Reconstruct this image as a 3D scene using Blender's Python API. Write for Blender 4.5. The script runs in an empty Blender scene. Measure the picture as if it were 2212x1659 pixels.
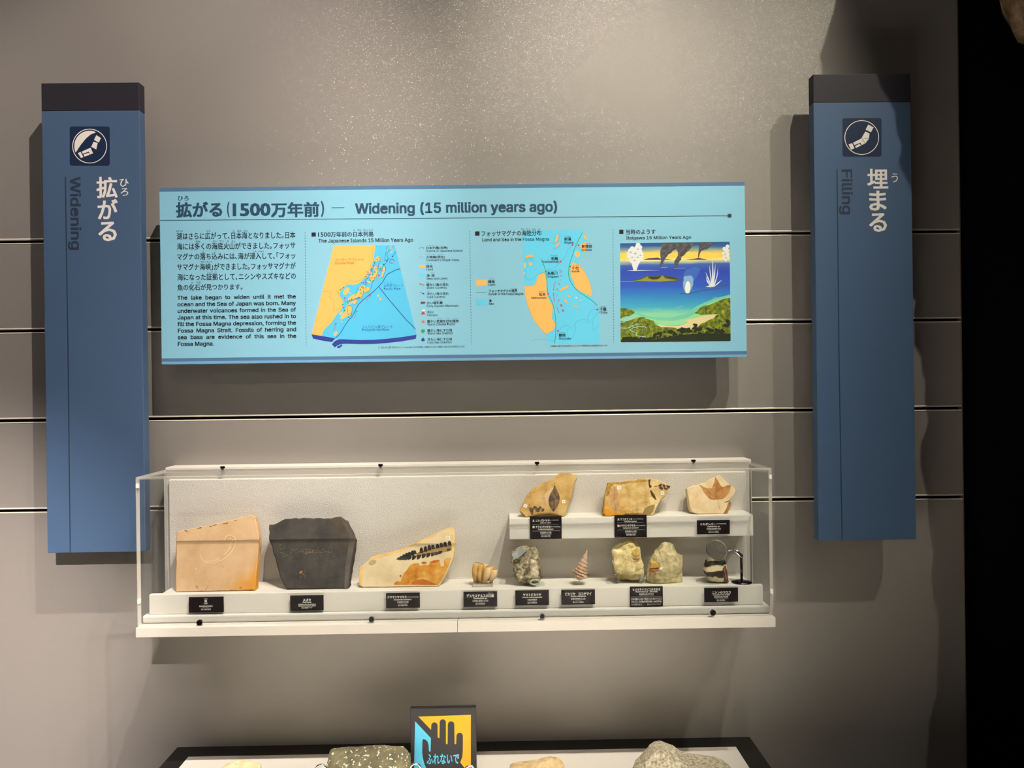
import bpy, bmesh, math, random
from mathutils import Vector, Matrix, noise
from mathutils.geometry import tessellate_polygon
random.seed(7)
SC = bpy.context.scene
COL = SC.collection
PI = math.pi

# ------------------------------------------------------------------ camera
W, H, FPX = 2212.0, 1659.0, 1661.0
CAMPOS = Vector((0.0, -1.70, 1.50))
CAMROT = Matrix.Rotation(-0.010735, 3, 'Z') @ Matrix.Rotation(PI/2-0.001277, 3, 'X') @ Matrix.Rotation(-0.013029, 3, 'Z')
cd = bpy.data.cameras.new('camera'); cam = bpy.data.objects.new('camera', cd); COL.objects.link(cam)
cam.matrix_world = Matrix.Translation(CAMPOS) @ CAMROT.to_4x4()
cd.sensor_width = 36.0; cd.lens = 36.0*FPX/W; cd.clip_start = 0.02
SC.camera = cam

# ------------------------------------------------------------------ world, exposure
wd = bpy.data.worlds.new('dim_hall'); SC.world = wd; wd.use_nodes = True
bg = wd.node_tree.nodes['Background']; bg.inputs[0].default_value = (1.0, 0.93, 0.86, 1); bg.inputs[1].default_value = 0.012
SC.view_settings.view_transform = 'Standard'; SC.view_settings.look = 'None'
SC.view_settings.gamma = 1.0; SC.view_settings.use_curve_mapping = False
SC.view_settings.exposure = 0.0

# ------------------------------------------------------------------ lamps: ceiling spots of the exhibition hall, and added fill
def spot(name, pos, aim, power, size, col=(1.0, 0.90, 0.76), blend=0.6, rad=0.012):
    l = bpy.data.lights.new(name, 'SPOT'); l.energy = power; l.color = col
    l.spot_size = math.radians(size); l.spot_blend = blend; l.shadow_soft_size = rad
    o = bpy.data.objects.new(name, l); COL.objects.link(o); o.location = pos
    o.rotation_euler = (Vector(aim)-Vector(pos)).to_track_quat('-Z', 'Y').to_euler()
    return o
spot('ceiling_spot', (0.27, -1.30, 3.78), (-1.02, 0, 1.45), 300, 38, (1.0, 0.87, 0.79), 0.7)
spot('ceiling_spot', (0.55, -1.30, 3.78), (-0.10, 0, 1.52), 215, 37, (1.0, 0.90, 0.78), 0.9)
spot('ceiling_spot', (1.10, -1.30, 3.80), (0.12, 0, 1.55), 185, 33, (1.0, 0.92, 0.76), 0.8)
spot('ceiling_spot', (1.90, -1.30, 3.85), (0.66, 0, 1.62), 135, 31, (1.0, 0.93, 0.77), 0.8)
spot('ceiling_spot', (-2.20, -1.30, 3.95), (-1.00, 0, 1.00), 50, 36, (1.0, 0.87, 0.82), 0.8)
spot('ceiling_spot', (-0.25, -2.60, 3.30), (-0.20, 0, 0.90), 50, 34, (1.0, 0.90, 0.78), 0.9)  # frontal fill spot, added to brighten the lower wall and case
spot('ceiling_spot', (0.55, -4.50, 3.80), (-1.42, 0, 0.70), 2500, 15.5, (1.0, 0.88, 0.82), 0.9)
for tx in (-0.60, 0.0, 0.45): spot('ceiling_spot', (tx, -1.05, 4.00), (tx, -0.66, 0.70), 2100, 16, (1.0, 0.93, 0.84), 0.6)
def area(name, pos, aim, power, sx, sy, col):
    l = bpy.data.lights.new(name, 'AREA'); l.shape = 'RECTANGLE'; l.size = sx; l.size_y = sy; l.energy = power; l.color = col
    o = bpy.data.objects.new(name, l); COL.objects.link(o); o.location = pos
    o.rotation_euler = (Vector(aim)-Vector(pos)).to_track_quat('-Z', 'Y').to_euler()
area('soft_fill', (-1.2, -4.2, 2.9), (-0.4, 0, 0.9), 8, 2.0, 1.0, (1.0, 0.92, 0.84))  # unseen soft fill from the front, added to lift the shade below the case

# ------------------------------------------------------------------ pixel rays -> real planes
def ray(px, py):
    return CAMROT @ Vector(((px-W/2)/FPX, -(py-H/2)/FPX, -1.0))
class Frame:
    """a plane in the room: point p0, tilt back by a (radians), facing the room"""
    def __init__(s, d=0.0, z=0.0, a=0.0, yaw=0.0):
        s.p0 = Vector((0, -d, z)); s.a = a
        s.n = Vector((math.sin(yaw)*math.cos(a), -math.cos(yaw)*math.cos(a), math.sin(a)))
        s.U = Vector((math.cos(yaw), math.sin(yaw), 0))
        s.V = s.U.cross(Vector(s.n))*-1
        if s.V.z < 0: s.V = -s.V
    def uv(s, px, py):
        r = ray(px, py); t = (s.p0-CAMPOS).dot(s.n)/r.dot(s.n); q = CAMPOS+r*t-s.p0
        return (q.dot(s.U), q.dot(s.V))
    def to3(s, u, v, h=0.0):
        return s.p0+s.U*u+s.V*v+s.n*h
    def p(s, px, py, h=0.0):
        return s.to3(*s.uv(px, py), h)
def P(px, py, d=0.0):
    return Frame(d).p(px, py)
def onz(px, py, z):
    r = ray(px, py); t = (z-CAMPOS.z)/r.z; return CAMPOS+r*t
def T(x0, y0, s):
    return lambda u, v: (x0+u/s, y0+v/s)

# ------------------------------------------------------------------ materials
def lin(h):
    if isinstance(h, tuple): return h
    c = [int(h[i:i+2], 16)/255 for i in (0, 2, 4)]
    return tuple((x/12.92 if x <= 0.04045 else ((x+0.055)/1.055)**2.4) for x in c)
MATS = {}
def mat(name, col='808080', rough=0.6, metal=0.0, spec=0.4, bump=None, **kw):
    if name in MATS: return MATS[name]
    m = bpy.data.materials.new(name); m.use_nodes = True; MATS[name] = m
    nt = m.node_tree; b = nt.nodes['Principled BSDF']
    b.inputs['Base Color'].default_value = (*lin(col), 1); b.inputs['Roughness'].default_value = rough
    b.inputs['Metallic'].default_value = metal; b.inputs['Specular IOR Level'].default_value = spec
    for k, v in kw.items(): b.inputs[k.replace('_', ' ')].default_value = v
    if bump:
        sc, st, dist = bump
        tc = nt.nodes.new('ShaderNodeTexCoord'); n = nt.nodes.new('ShaderNodeTexNoise'); n.inputs['Scale'].default_value = sc
        n.inputs['Detail'].default_value = 6
        bp = nt.nodes.new('ShaderNodeBump'); bp.inputs['Strength'].default_value = st; bp.inputs['Distance'].default_value = dist
        nt.links.new(tc.outputs['Object'], n.inputs['Vector']); nt.links.new(n.outputs['Fac'], bp.inputs['Height'])
        nt.links.new(bp.outputs['Normal'], b.inputs['Normal'])
    return m
def ramp(nt, stops):
    r = nt.nodes.new('ShaderNodeValToRGB'); e = r.color_ramp.elements
    while len(e) < len(stops): e.new(0.5)
    for i, (p, c) in enumerate(stops): e[i].position = p; e[i].color = (*lin(c), 1)
    return r
def rockmat(name, stops, scale=30, bump=0.6, bdist=0.002, bscale=120, stain=None, rough=0.85, stretch=(1, 1, 1), speck=None, dist=0.0):
    """mottled stone; stain=(colour, gx, gz, level, soft): an iron stain that grows toward one side of the piece"""
    m = bpy.data.materials.new(name); m.use_nodes = True; MATS[name] = m
    nt = m.node_tree; L = nt.links.new; b = nt.nodes['Principled BSDF']; b.inputs['Roughness'].default_value = rough
    b.inputs['Specular IOR Level'].default_value = 0.25
    tc = nt.nodes.new('ShaderNodeTexCoord'); mp = nt.nodes.new('ShaderNodeMapping'); mp.inputs['Scale'].default_value = stretch
    L(tc.outputs['Object'], mp.inputs['Vector'])
    n = nt.nodes.new('ShaderNodeTexNoise'); n.inputs['Scale'].default_value = scale; n.inputs['Detail'].default_value = 8; n.inputs['Roughness'].default_value = 0.62
    n.inputs['Distortion'].default_value = dist
    L(mp.outputs['Vector'], n.inputs['Vector'])
    r = ramp(nt, stops); L(n.outputs['Fac'], r.inputs['Fac']); out = r.outputs['Color']
    if stain:
        col, gx, gz, lev, soft = stain
        sx = nt.nodes.new('ShaderNodeSeparateXYZ'); L(tc.outputs['Generated'], sx.inputs[0])
        def M(op, a, c):
            q = nt.nodes.new('ShaderNodeMath'); q.operation = op
            for i, v in enumerate((a, c)):
                if isinstance(v, (int, float)): q.inputs[i].default_value = v
                else: L(v, q.inputs[i])
            return q.outputs[0]
        g = M('ADD', M('MULTIPLY', sx.outputs[0], gx), M('MULTIPLY', sx.outputs[2], gz))
        n3 = nt.nodes.new('ShaderNodeTexNoise'); n3.inputs['Scale'].default_value = 22; n3.inputs['Detail'].default_value = 6
        L(tc.outputs['Object'], n3.inputs['Vector'])
        g = M('ADD', g, M('MULTIPLY', n3.outputs['Fac'], 0.7))
        mr = nt.nodes.new('ShaderNodeMapRange'); mr.interpolation_type = 'SMOOTHSTEP'
        mr.inputs[1].default_value = lev-soft; mr.inputs[2].default_value = lev+soft; L(g, mr.inputs[0])
        mx = nt.nodes.new('ShaderNodeMix'); mx.data_type = 'RGBA'; L(mr.outputs[0], mx.inputs[0]); L(out, mx.inputs[6]); mx.inputs[7].default_value = (*lin(col), 1)
        out = mx.outputs[2]
    if speck:
        col, sc, th = speck
        v = nt.nodes.new('ShaderNodeTexNoise'); v.inputs['Scale'].default_value = sc; v.inputs['Detail'].default_value = 2; L(tc.outputs['Object'], v.inputs['Vector'])
        mr = nt.nodes.new('ShaderNodeMapRange'); mr.inputs[1].default_value = th; mr.inputs[2].default_value = th+0.03; L(v.outputs['Fac'], mr.inputs[0])
        mx = nt.nodes.new('ShaderNodeMix'); mx.data_type = 'RGBA'; L(mr.outputs[0], mx.inputs[0]); L(out, mx.inputs[6]); mx.inputs[7].default_value = (*lin(col), 1)
        out = mx.outputs[2]
    L(out, b.inputs['Base Color'])
    n2 = nt.nodes.new('ShaderNodeTexNoise'); n2.inputs['Scale'].default_value = bscale; n2.inputs['Detail'].default_value = 8; L(mp.outputs['Vector'], n2.inputs['Vector'])
    bp = nt.nodes.new('ShaderNodeBump'); bp.inputs['Strength'].default_value = bump; bp.inputs['Distance'].default_value = bdist
    L(n2.outputs['Fac'], bp.inputs['Height']); L(bp.outputs['Normal'], b.inputs['Normal'])
    return m
def wallmat():
    m = bpy.data.materials.new('metallic_taupe_paint'); m.use_nodes = True; nt = m.node_tree; L = nt.links.new
    b = nt.nodes['Principled BSDF']
    tc = nt.nodes.new('ShaderNodeTexCoord')
    v = nt.nodes.new('ShaderNodeTexVoronoi'); v.inputs['Scale'].default_value = 800; L(tc.outputs['Object'], v.inputs['Vector'])
    sub = nt.nodes.new('ShaderNodeVectorMath'); sub.operation = 'SUBTRACT'; L(v.outputs['Color'], sub.inputs[0]); sub.inputs[1].default_value = (0.5, 0.5, 0.5)
    sc = nt.nodes.new('ShaderNodeVectorMath'); sc.operation = 'SCALE'; L(sub.outputs[0], sc.inputs[0]); sc.inputs[3].default_value = 0.55
    ge = nt.nodes.new('ShaderNodeNewGeometry')
    ad = nt.nodes.new('ShaderNodeVectorMath'); ad.operation = 'ADD'; L(ge.outputs['Normal'], ad.inputs[0]); L(sc.outputs[0], ad.inputs[1])
    nm = nt.nodes.new('ShaderNodeVectorMath'); nm.operation = 'NORMALIZE'; L(ad.outputs[0], nm.inputs[0])
    b.inputs['Base Color'].default_value = (*lin('918c86'), 1); b.inputs['Roughness'].default_value = 0.5; b.inputs['Metallic'].default_value = 0.15
    g = nt.nodes.new('ShaderNodeBsdfGlossy'); g.inputs['Color'].default_value = (0.85, 0.78, 0.70, 1); g.inputs['Roughness'].default_value = 0.28; L(nm.outputs[0], g.inputs['Normal'])
    mx = nt.nodes.new('ShaderNodeMixShader'); mx.inputs[0].default_value = 0.02
    L(b.outputs[0], mx.inputs[1]); L(g.outputs[0], mx.inputs[2]); L(mx.outputs[0], nt.nodes['Material Output'].inputs['Surface'])
    MATS['wall'] = m; return m
def clearmat(name, tint=(0.96, 0.97, 0.97), refl=1.0):
    """thin clear acrylic sheet: passes light straight, mirrors a little at grazing angles"""
    m = bpy.data.materials.new(name); m.use_nodes = True; nt = m.node_tree; L = nt.links.new
    nt.nodes.remove(nt.nodes['Principled BSDF'])
    t = nt.nodes.new('ShaderNodeBsdfTransparent'); t.inputs[0].default_value = (*tint, 1)
    g = nt.nodes.new('ShaderNodeBsdfGlossy'); g.inputs['Roughness'].default_value = 0.02
    f = nt.nodes.new('ShaderNodeLayerWeight'); f.inputs[0].default_value = 0.5
    pw = nt.nodes.new('ShaderNodeMath'); pw.operation = 'POWER'; pw.inputs[1].default_value = 5.0; L(f.outputs['Facing'], pw.inputs[0])
    ma = nt.nodes.new('ShaderNodeMath'); ma.operation = 'MULTIPLY_ADD'; ma.inputs[1].default_value = 0.45; ma.inputs[2].default_value = 0.012; L(pw.outputs[0], ma.inputs[0])
    mx = nt.nodes.new('ShaderNodeMixShader'); L(ma.outputs[0], mx.inputs[0]); L(t.outputs[0], mx.inputs[1]); L(g.outputs[0], mx.inputs[2])
    L(mx.outputs[0], nt.nodes['Material Output'].inputs['Surface']); return m
def edgemat(name, col, k):
    m = bpy.data.materials.new(name); m.use_nodes = True; nt = m.node_tree; L = nt.links.new
    b = nt.nodes['Principled BSDF']; b.inputs['Base Color'].default_value = (*lin(col), 1); b.inputs['Roughness'].default_value = 0.25
    t = nt.nodes.new('ShaderNodeBsdfTransparent'); mx = nt.nodes.new('ShaderNodeMixShader'); mx.inputs[0].default_value = k
    L(t.outputs[0], mx.inputs[1]); L(b.outputs[0], mx.inputs[2]); L(mx.outputs[0], nt.nodes['Material Output'].inputs['Surface']); return m

M_wall = wallmat()
M_groove = mat('groove_black', '060606', 0.9)
M_trim = mat('pale_metal_trim', 'ece4d6', 0.35, 0.2)
M_black = mat('matte_black_wall', '0b0b0d', 0.9, spec=0.1)
M_floor = mat('dark_carpet', '2a2724', 0.95, bump=(300, 0.5, 0.002))
M_pyl = mat('pylon_blue', '455e7e', 0.55, bump=(900, 0.05, 0.001))
M_pyldark = mat('pylon_blue_dark', '4a6a88', 0.6)
M_navytop = mat('pylon_top_black', '211f2a', 0.6)
M_panel = mat('panel_light_blue', '85c2da', 0.5)
M_pedge = mat('panel_edge_blue', '4d7597', 0.5)
M_pedge2 = mat('panel_bevel_blue', '6ea3cc', 0.5)
M_ink = mat('ink_black', '0d1220', 0.6)
M_navy = mat('ink_navy', '1f4660', 0.6)
M_wline = mat('line_dark_blue', '22384c', 0.6)
M_wink = mat('ink_white', 'f6efe8', 0.6)
M_dink = mat('ink_dark_slate', '25344a', 0.6)
M_icon = mat('icon_navy', '0f2747', 0.5)
M_land = mat('print_land_orange', 'f8b963', 0.6)
M_sea = mat('print_sea_blue', '50bbe6', 0.6)
M_sea2 = mat('print_sea_cyan', '60cbee', 0.6)
M_slabblue = mat('print_royal_blue', '2a3c93', 0.6)
M_blueink = mat('print_blue_ink', '2268b4', 0.6)
M_line = mat('print_navy_line', '173f78', 0.6)
M_red = mat('print_red', 'd02a35', 0.6)
M_orange = mat('print_dark_orange', 'd9741f', 0.6)
M_green = mat('print_green', '2d9a4a', 0.6)
M_white = mat('print_white', 'f4f4ec', 0.6)
M_brown = mat('print_brown', '70383a', 0.6)
M_dot = mat('print_orange_dotted', 'b9763a', 0.6)
M_board = mat('white_painted_board', 'd2cdc3', 0.45)
M_shelf = mat('white_board_lightened', 'e6e1d6', 0.45)  # board white made lighter, to offset light lost behind the acrylic
M_cloth = mat('white_cloth', 'e2dcd3', 0.95, spec=0.1, bump=(560, 0.8, 0.0016))
M_cloth2 = mat('white_cloth_fine', 'dcd8d0', 0.95, spec=0.1, bump=(800, 0.4, 0.001))
M_clear = clearmat('clear_acrylic')
M_edge = edgemat('acrylic_edge', 'fff8ea', 0.55)
M_clip = mat('white_clip', 'fbf8f0', 0.4)
M_plate = mat('label_black', '1d171a', 0.35)
M_plink = mat('label_white_ink', 'f2ece2', 0.6)
M_plgrey = mat('label_grey_ink', 'b4b0ac', 0.6)
M_chrome = mat('chrome', 'd8d8dc', 0.22, 1.0)
M_gunmetal = mat('dark_chrome', '4a464e', 0.15, 1.0)
M_cap = mat('bolt_cap_black', '0a0709', 0.3)
M_glass = mat('lens_glass', 'ffffff', 0.0, Transmission_Weight=1.0, IOR=1.45)
M_rod = mat('acrylic_rod', 'ffffff', 0.02, Transmission_Weight=1.0, IOR=1.3)
M_stick = mat('sticker_white', 'f6f1e6', 0.6)
M_signblack = mat('sign_black', '211e20', 0.5)
M_signorange = mat('sign_orange', 'ffae00', 0.45)
M_signblue = mat('sign_blue', '4fc0e6', 0.45)
M_tblack = mat('table_black', '141312', 0.5)
M_twhite = mat('table_white', 'ddd8d0', 0.5)

# ------------------------------------------------------------------ mesh building
ORIG = {}
class MB:
    def __init__(s): s.v = []; s.f = []; s.mi = []
    def add(s, vs, fs, mi=0):
        k = len(s.v); s.v += [Vector(q) for q in vs]; s.f += [[i+k for i in f] for f in fs]; s.mi += [mi]*len(fs); return s
    def box(s, x0, x1, y0, y1, z0, z1, mi=0):
        vs = [(x, y, z) for x in (x0, x1) for y in (y0, y1) for z in (z0, z1)]
        return s.add(vs, [(0, 1, 3, 2), (4, 6, 7, 5), (0, 4, 5, 1), (2, 3, 7, 6), (0, 2, 6, 4), (1, 5, 7, 3)], mi)
    def poly(s, pts, mi=0):
        k = len(s.v); s.v += [Vector(q) for q in pts]
        for t in tessellate_polygon([[Vector(q) for q in pts]]): s.f.append([i+k for i in t]); s.mi.append(mi)
        return s
    def tube(s, path, rads, seg=10, cap=True, mi=0):
        path = [Vector(q) for q in path]
        if isinstance(rads, (int, float)): rads = [rads]*len(path)
        k = len(s.v); n = len(path); ref = None
        for i, q in enumerate(path):
            t = (path[min(i+1, n-1)]-path[max(i-1, 0)]).normalized()
            if ref is None: ref = t.orthogonal().normalized()
            ref = (ref-t*ref.dot(t)).normalized(); b = t.cross(ref)
            for j in range(seg):
                a = 2*PI*j/seg; s.v.append(q+(ref*math.cos(a)+b*math.sin(a))*rads[i])
        for i in range(n-1):
            for j in range(seg):
                s.f.append([k+i*seg+j, k+i*seg+(j+1) % seg, k+(i+1)*seg+(j+1) % seg, k+(i+1)*seg+j]); s.mi.append(mi)
        if cap:
            s.f.append([k+j for j in reversed(range(seg))]); s.f.append([k+(n-1)*seg+j for j in range(seg)]); s.mi += [mi, mi]
        return s
    def build(s, name, m, parent=None, loc=None, smooth=False, bevel=0.0, seg=2):
        if parent is not None: org = ORIG[parent]
        else: org = Vector(loc) if loc is not None else Vector((0, 0, 0))
        me = bpy.data.meshes.new(name); me.from_pydata([q-org for q in s.v], [], s.f)
        ms = m if isinstance(m, (list, tuple)) else [m]
        for q in ms: me.materials.append(q)
        if len(ms) > 1:
            for p_, i in zip(me.polygons, s.mi): p_.material_index = i
        me.validate(); me.update()
        bm = bmesh.new(); bm.from_mesh(me)
        bmesh.ops.recalc_face_normals(bm, faces=bm.faces)
        bm.to_mesh(me); bm.free()
        if smooth:
            for p_ in me.polygons: p_.use_smooth = True
        o = bpy.data.objects.new(name, me); COL.objects.link(o)
        if parent is not None: o.parent = parent; ORIG[o] = org
        else: o.location = org; ORIG[o] = org
        if bevel:
            bv = o.modifiers.new('bevel', 'BEVEL'); bv.width = bevel; bv.segments = seg; bv.limit_method = 'ANGLE'
        return o
def tag(o, label, cat, group=None):
    o['label'] = label; o['category'] = cat
    if group: o['group'] = group
    return o
def thing(name, loc, label, cat, group=None):
    o = bpy.data.objects.new(name, None); COL.objects.link(o); o.location = loc; o.empty_display_size = 0.05
    ORIG[o] = Vector(loc); return tag(o, label, cat, group)
def structure(o):
    o['kind'] = 'structure'; return o

# ------------------------------------------------------------------ printing: lettering and flat colour laid on a plane
SANS = None
try:
    import os
    SANS = bpy.data.fonts.load(os.path.join(bpy.utils.system_resource('DATAFILES'), 'fonts', 'Inter.woff2'))
except Exception:
    SANS = None
def textmesh(s, bold=0.0, shear=0.0, space=1.0, spw=1.0):
    c = bpy.data.curves.new('t', 'FONT'); c.body = s; c.resolution_u = 2; c.shear = shear; c.space_character = space; c.space_word = spw
    if SANS and all(ord(ch) < 128 for ch in s) and any(ch.isalpha() for ch in s):
        c.font = SANS; v0, f0 = outlines(c); bpy.data.curves.remove(c)
    else:
        o = bpy.data.objects.new('t', c); m = bpy.data.meshes.new_from_object(o)
        v0 = [(q.co.x, q.co.y) for q in m.vertices]; f0 = [list(p_.vertices) for p_ in m.polygons]
        bpy.data.objects.remove(o); bpy.data.curves.remove(c); bpy.data.meshes.remove(m)
    sh = [(0, 0)] if bold <= 0 else ([(-bold, 0), (bold, 0)] if bold < 0.014 else [(-bold, -bold*0.7), (bold, -bold*0.7), (-bold, bold*0.7), (bold, bold*0.7)])
    vs = []; fs = []
    for k, (dx, dy) in enumerate(sh):
        n = len(vs); vs += [(x+dx, y+dy, k*6e-6) for x, y in v0]; fs += [[i+n for i in f] for f in f0]
    return vs, fs
def smooth(pts, k, closed):
    """round the corners of an outline a little (long edges stay straight)"""
    q = []; n = len(pts)
    for i in range(n if closed else n-1):
        (x0, y0), (x1, y1) = pts[i], pts[(i+1) % n]; m = max(1, int(math.hypot(x1-x0, y1-y0)/28))
        q += [(x0+(x1-x0)*j/m, y0+(y1-y0)*j/m) for j in range(m)]
    if not closed: q.append(pts[-1])
    for _ in range(2):
        o = [] if closed else [q[0]]
        for i in range(len(q) if closed else len(q)-1):
            (x0, y0), (x1, y1) = q[i], q[(i+1) % len(q)]
            o += [(0.75*x0+0.25*x1, 0.75*y0+0.25*y1), (0.25*x0+0.75*x1, 0.25*y0+0.75*y1)]
        if not closed: o.append(q[-1])
        q = o
    out = [q[0]]
    for i in range(1, len(q)-1):                                   # drop points on straight runs
        ax, ay = q[i][0]-out[-1][0], q[i][1]-out[-1][1]; bx, by = q[i+1][0]-q[i][0], q[i+1][1]-q[i][1]
        if abs(ax*by-ay*bx) > 0.02*max(1e-9, math.hypot(ax, ay)*math.hypot(bx, by)) : out.append(q[i])
    out.append(q[-1]); return out
def untangle(l):
    """cut off the tiny crossed tips that some letter outlines have"""
    i = 0
    while i < len(l):
        n = len(l); hit = None
        for k in range(2, min(18, n-2)):
            a, b, c, d = l[i], l[(i+1) % n], l[(i+k) % n], l[(i+k+1) % n]
            den = (b[0]-a[0])*(d[1]-c[1])-(b[1]-a[1])*(d[0]-c[0])
            if abs(den) < 1e-12: continue
            t = ((c[0]-a[0])*(d[1]-c[1])-(c[1]-a[1])*(d[0]-c[0]))/den; u = ((c[0]-a[0])*(b[1]-a[1])-(c[1]-a[1])*(b[0]-a[0]))/den
            if 0 < t < 1 and 0 < u < 1: hit = (k, (a[0]+(b[0]-a[0])*t, a[1]+(b[1]-a[1])*t))
        if hit:
            k, p = hit; drop = {(i+1+j) % n for j in range(k)}
            first = (i+1) % n; l = [p if q == first else l[q] for q in range(n) if q == first or q not in drop]
        i += 1
    return l
def outlines(c):
    """fill a letter outline loop by loop, so that crossing strokes stay solid"""
    c.fill_mode = 'NONE'; o = bpy.data.objects.new('t', c); m = bpy.data.meshes.new_from_object(o)
    co = [(v.co.x, v.co.y) for v in m.vertices]; nb = {}
    for e in m.edges:
        a, b = e.vertices; nb.setdefault(a, []).append(b); nb.setdefault(b, []).append(a)
    bpy.data.objects.remove(o); bpy.data.meshes.remove(m)
    seen = set(); loops = []
    for st in sorted(nb):
        if st in seen: continue
        lp = [st]; seen.add(st); cur = st
        while True:
            nx = [w for w in nb[cur] if w not in seen]
            if not nx: break
            cur = min(nx) if len(lp) == 1 else nx[0]; seen.add(cur); lp.append(cur)
        if len(lp) > 2: loops.append(untangle([co[i] for i in lp]))
    area = lambda l: sum(l[i-1][0]*l[i][1]-l[i][0]*l[i-1][1] for i in range(len(l)))/2
    def inside(p, l):
        r = False
        for i in range(len(l)):
            (x0, y0), (x1, y1) = l[i-1], l[i]
            if (y0 > p[1]) != (y1 > p[1]) and p[0] < (x1-x0)*(p[1]-y0)/(y1-y0)+x0: r = not r
        return r
    ar = [area(l) for l in loops]
    sign = 1 if sum(ar) > 0 else -1; outer = [i for i in range(len(loops)) if ar[i]*sign > 0]; holes = {i: [] for i in outer}
    for i in range(len(loops)):
        if ar[i]*sign > 0: continue
        best = [j for j in outer if inside(loops[i][0], loops[j])]
        if best: holes[min(best, key=lambda j: abs(ar[j]))].append(i)
    vs, fs = [], []
    for j in outer:
        rings = [loops[j]]+[loops[i] for i in holes[j]]; k = len(vs)
        for r_ in rings: vs += r_
        fs += [[x+k for x in t] for t in tessellate_polygon([[Vector((x, y, 0)) for x, y in r_] for r_ in rings])]
    return vs, fs
class Ink(MB):
    def __init__(s, fr, h=0.0003, sm=0): super().__init__(); s.fr = fr; s.h = h*0.4; s.sm = sm
    def lift(s): s.h += 2e-6   # successive strokes of ink lie on one another
    def shape(s, pts, tr=None, mi=0):
        if s.sm and len(pts) > 4: pts = smooth(pts, s.sm, True)
        q = [tr(*p) if tr else p for p in pts]; s.lift()
        return s.poly([s.fr.p(*p, s.h) for p in q], mi)
    def ellipse(s, cx, cy, rx, ry, tr=None, rot=0.0, n=18, mi=0):
        pts = []
        for i in range(n):
            a = 2*PI*i/n; x = rx*math.cos(a); y = ry*math.sin(a)
            pts.append((cx+x*math.cos(rot)-y*math.sin(rot), cy+x*math.sin(rot)+y*math.cos(rot)))
        return s.shape(pts, tr, mi)
    def stroke(s, pts, w, tr=None, closed=False, dash=None, mi=0):
        if s.sm and len(pts) > 3: pts = smooth(pts, s.sm, closed)
        q = [Vector(s.fr.uv(*(tr(*p) if tr else p))) for p in pts]
        if closed: q.append(q[0])
        ww = w*0.00099/2
        if not dash:
            q = [p for i, p in enumerate(q) if i == 0 or (p-q[i-1]).length > 1e-7]; n = len(q); k = len(s.v)
            if n < 2: return s
            loop = closed and n > 3
            for i in range(n):
                a = q[i-1] if i > 0 else (q[-2] if loop else q[0]); b = q[i+1] if i < n-1 else (q[1] if loop else q[-1])
                t0 = (q[i]-a); t1 = (b-q[i])
                if t0.length < 1e-9: t0 = t1
                if t1.length < 1e-9: t1 = t0
                t0 = t0.normalized(); t1 = t1.normalized(); m = t0+t1
                m = m.normalized() if m.length > 0.2 else t1
                n_ = Vector((-m.y, m.x))*ww/max(0.5, m.dot(t1))
                s.v += [s.fr.to3(q[i].x-n_.x, q[i].y-n_.y, s.h), s.fr.to3(q[i].x+n_.x, q[i].y+n_.y, s.h)]
            for i in range(n-1): s.f.append([k+2*i, k+2*i+2, k+2*i+3, k+2*i+1]); s.mi.append(0)
            s.lift(); return s
        def seg(a, b):
            t = (b-a)
            if t.length < 1e-7: return
            t.normalize(); n_ = Vector((-t.y, t.x))*ww; e = t*ww*0.5 if not dash else t*0
            c = [a-n_-e, b-n_+e, b+n_+e, a+n_-e]
            s.add([s.fr.to3(x.x, x.y, s.h) for x in c], [(0, 1, 2, 3)], mi)
        if dash:
            on, off = dash[0]*0.00099, dash[1]*0.00099; ph = 0.0; draw = True
            for a, b in zip(q, q[1:]):
                L_ = (b-a).length; t = (b-a).normalized() if L_ > 0 else None; x = 0.0
                while t is not None and x < L_-1e-9:
                    step = min((on if draw else off)-ph, L_-x)
                    if draw: seg(a+t*x, a+t*(x+step))
                    x += step; ph += step
                    if ph >= (on if draw else off)-1e-9: ph = 0.0; draw = not draw
        return s
    def text(s, st, tl, br, tr=None, bold=0.0, shear=0.0, rot=0, space=1.0):
        """lettering fitted to the box from tl (top left) to br (bottom right), given as points seen in the photograph"""
        vs, fs = textmesh(st, bold, shear, space)
        if not vs: return s
        if rot == -90: vs = [(y, -x, k) for x, y, k in vs]
        a0 = min(v[0] for v in vs); a1 = max(v[0] for v in vs); b0 = min(v[1] for v in vs); b1 = max(v[1] for v in vs)
        u0, v1 = s.fr.uv(*(tr(*tl) if tr else tl)); u1, v0 = s.fr.uv(*(tr(*br) if tr else br))
        fx = (u1-u0)/max(a1-a0, 1e-6); fy = (v1-v0)/max(b1-b0, 1e-6)
        return s.add([s.fr.to3(u0+(x-a0)*fx, v0+(y-b0)*fy, s.h+k) for x, y, k in vs], fs)
    def justified(s, st, x0, ybase, x1, y1base, size, tr, bold=0.0, sx=1.0):
        """a line of set type: fixed letter size, word gaps stretched to the column"""
        u0, v0 = s.fr.uv(*tr(x0, ybase)); u1, _ = s.fr.uv(*tr(x1, y1base)); tgt = (u1-u0)/(size*sx)
        wd_ = lambda k: max(v[0] for v in textmesh(st, bold, 0, 1.0, k)[0])
        w1 = wd_(1.0); w2 = wd_(2.0); k = 1.0+(tgt-w1)/(w2-w1)
        vs, fs = textmesh(st, bold, 0, 1.0, max(0.8, k))
        return s.add([s.fr.to3(u0+x*size*sx, v0+y*size, s.h+q) for x, y, q in vs], fs)

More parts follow.
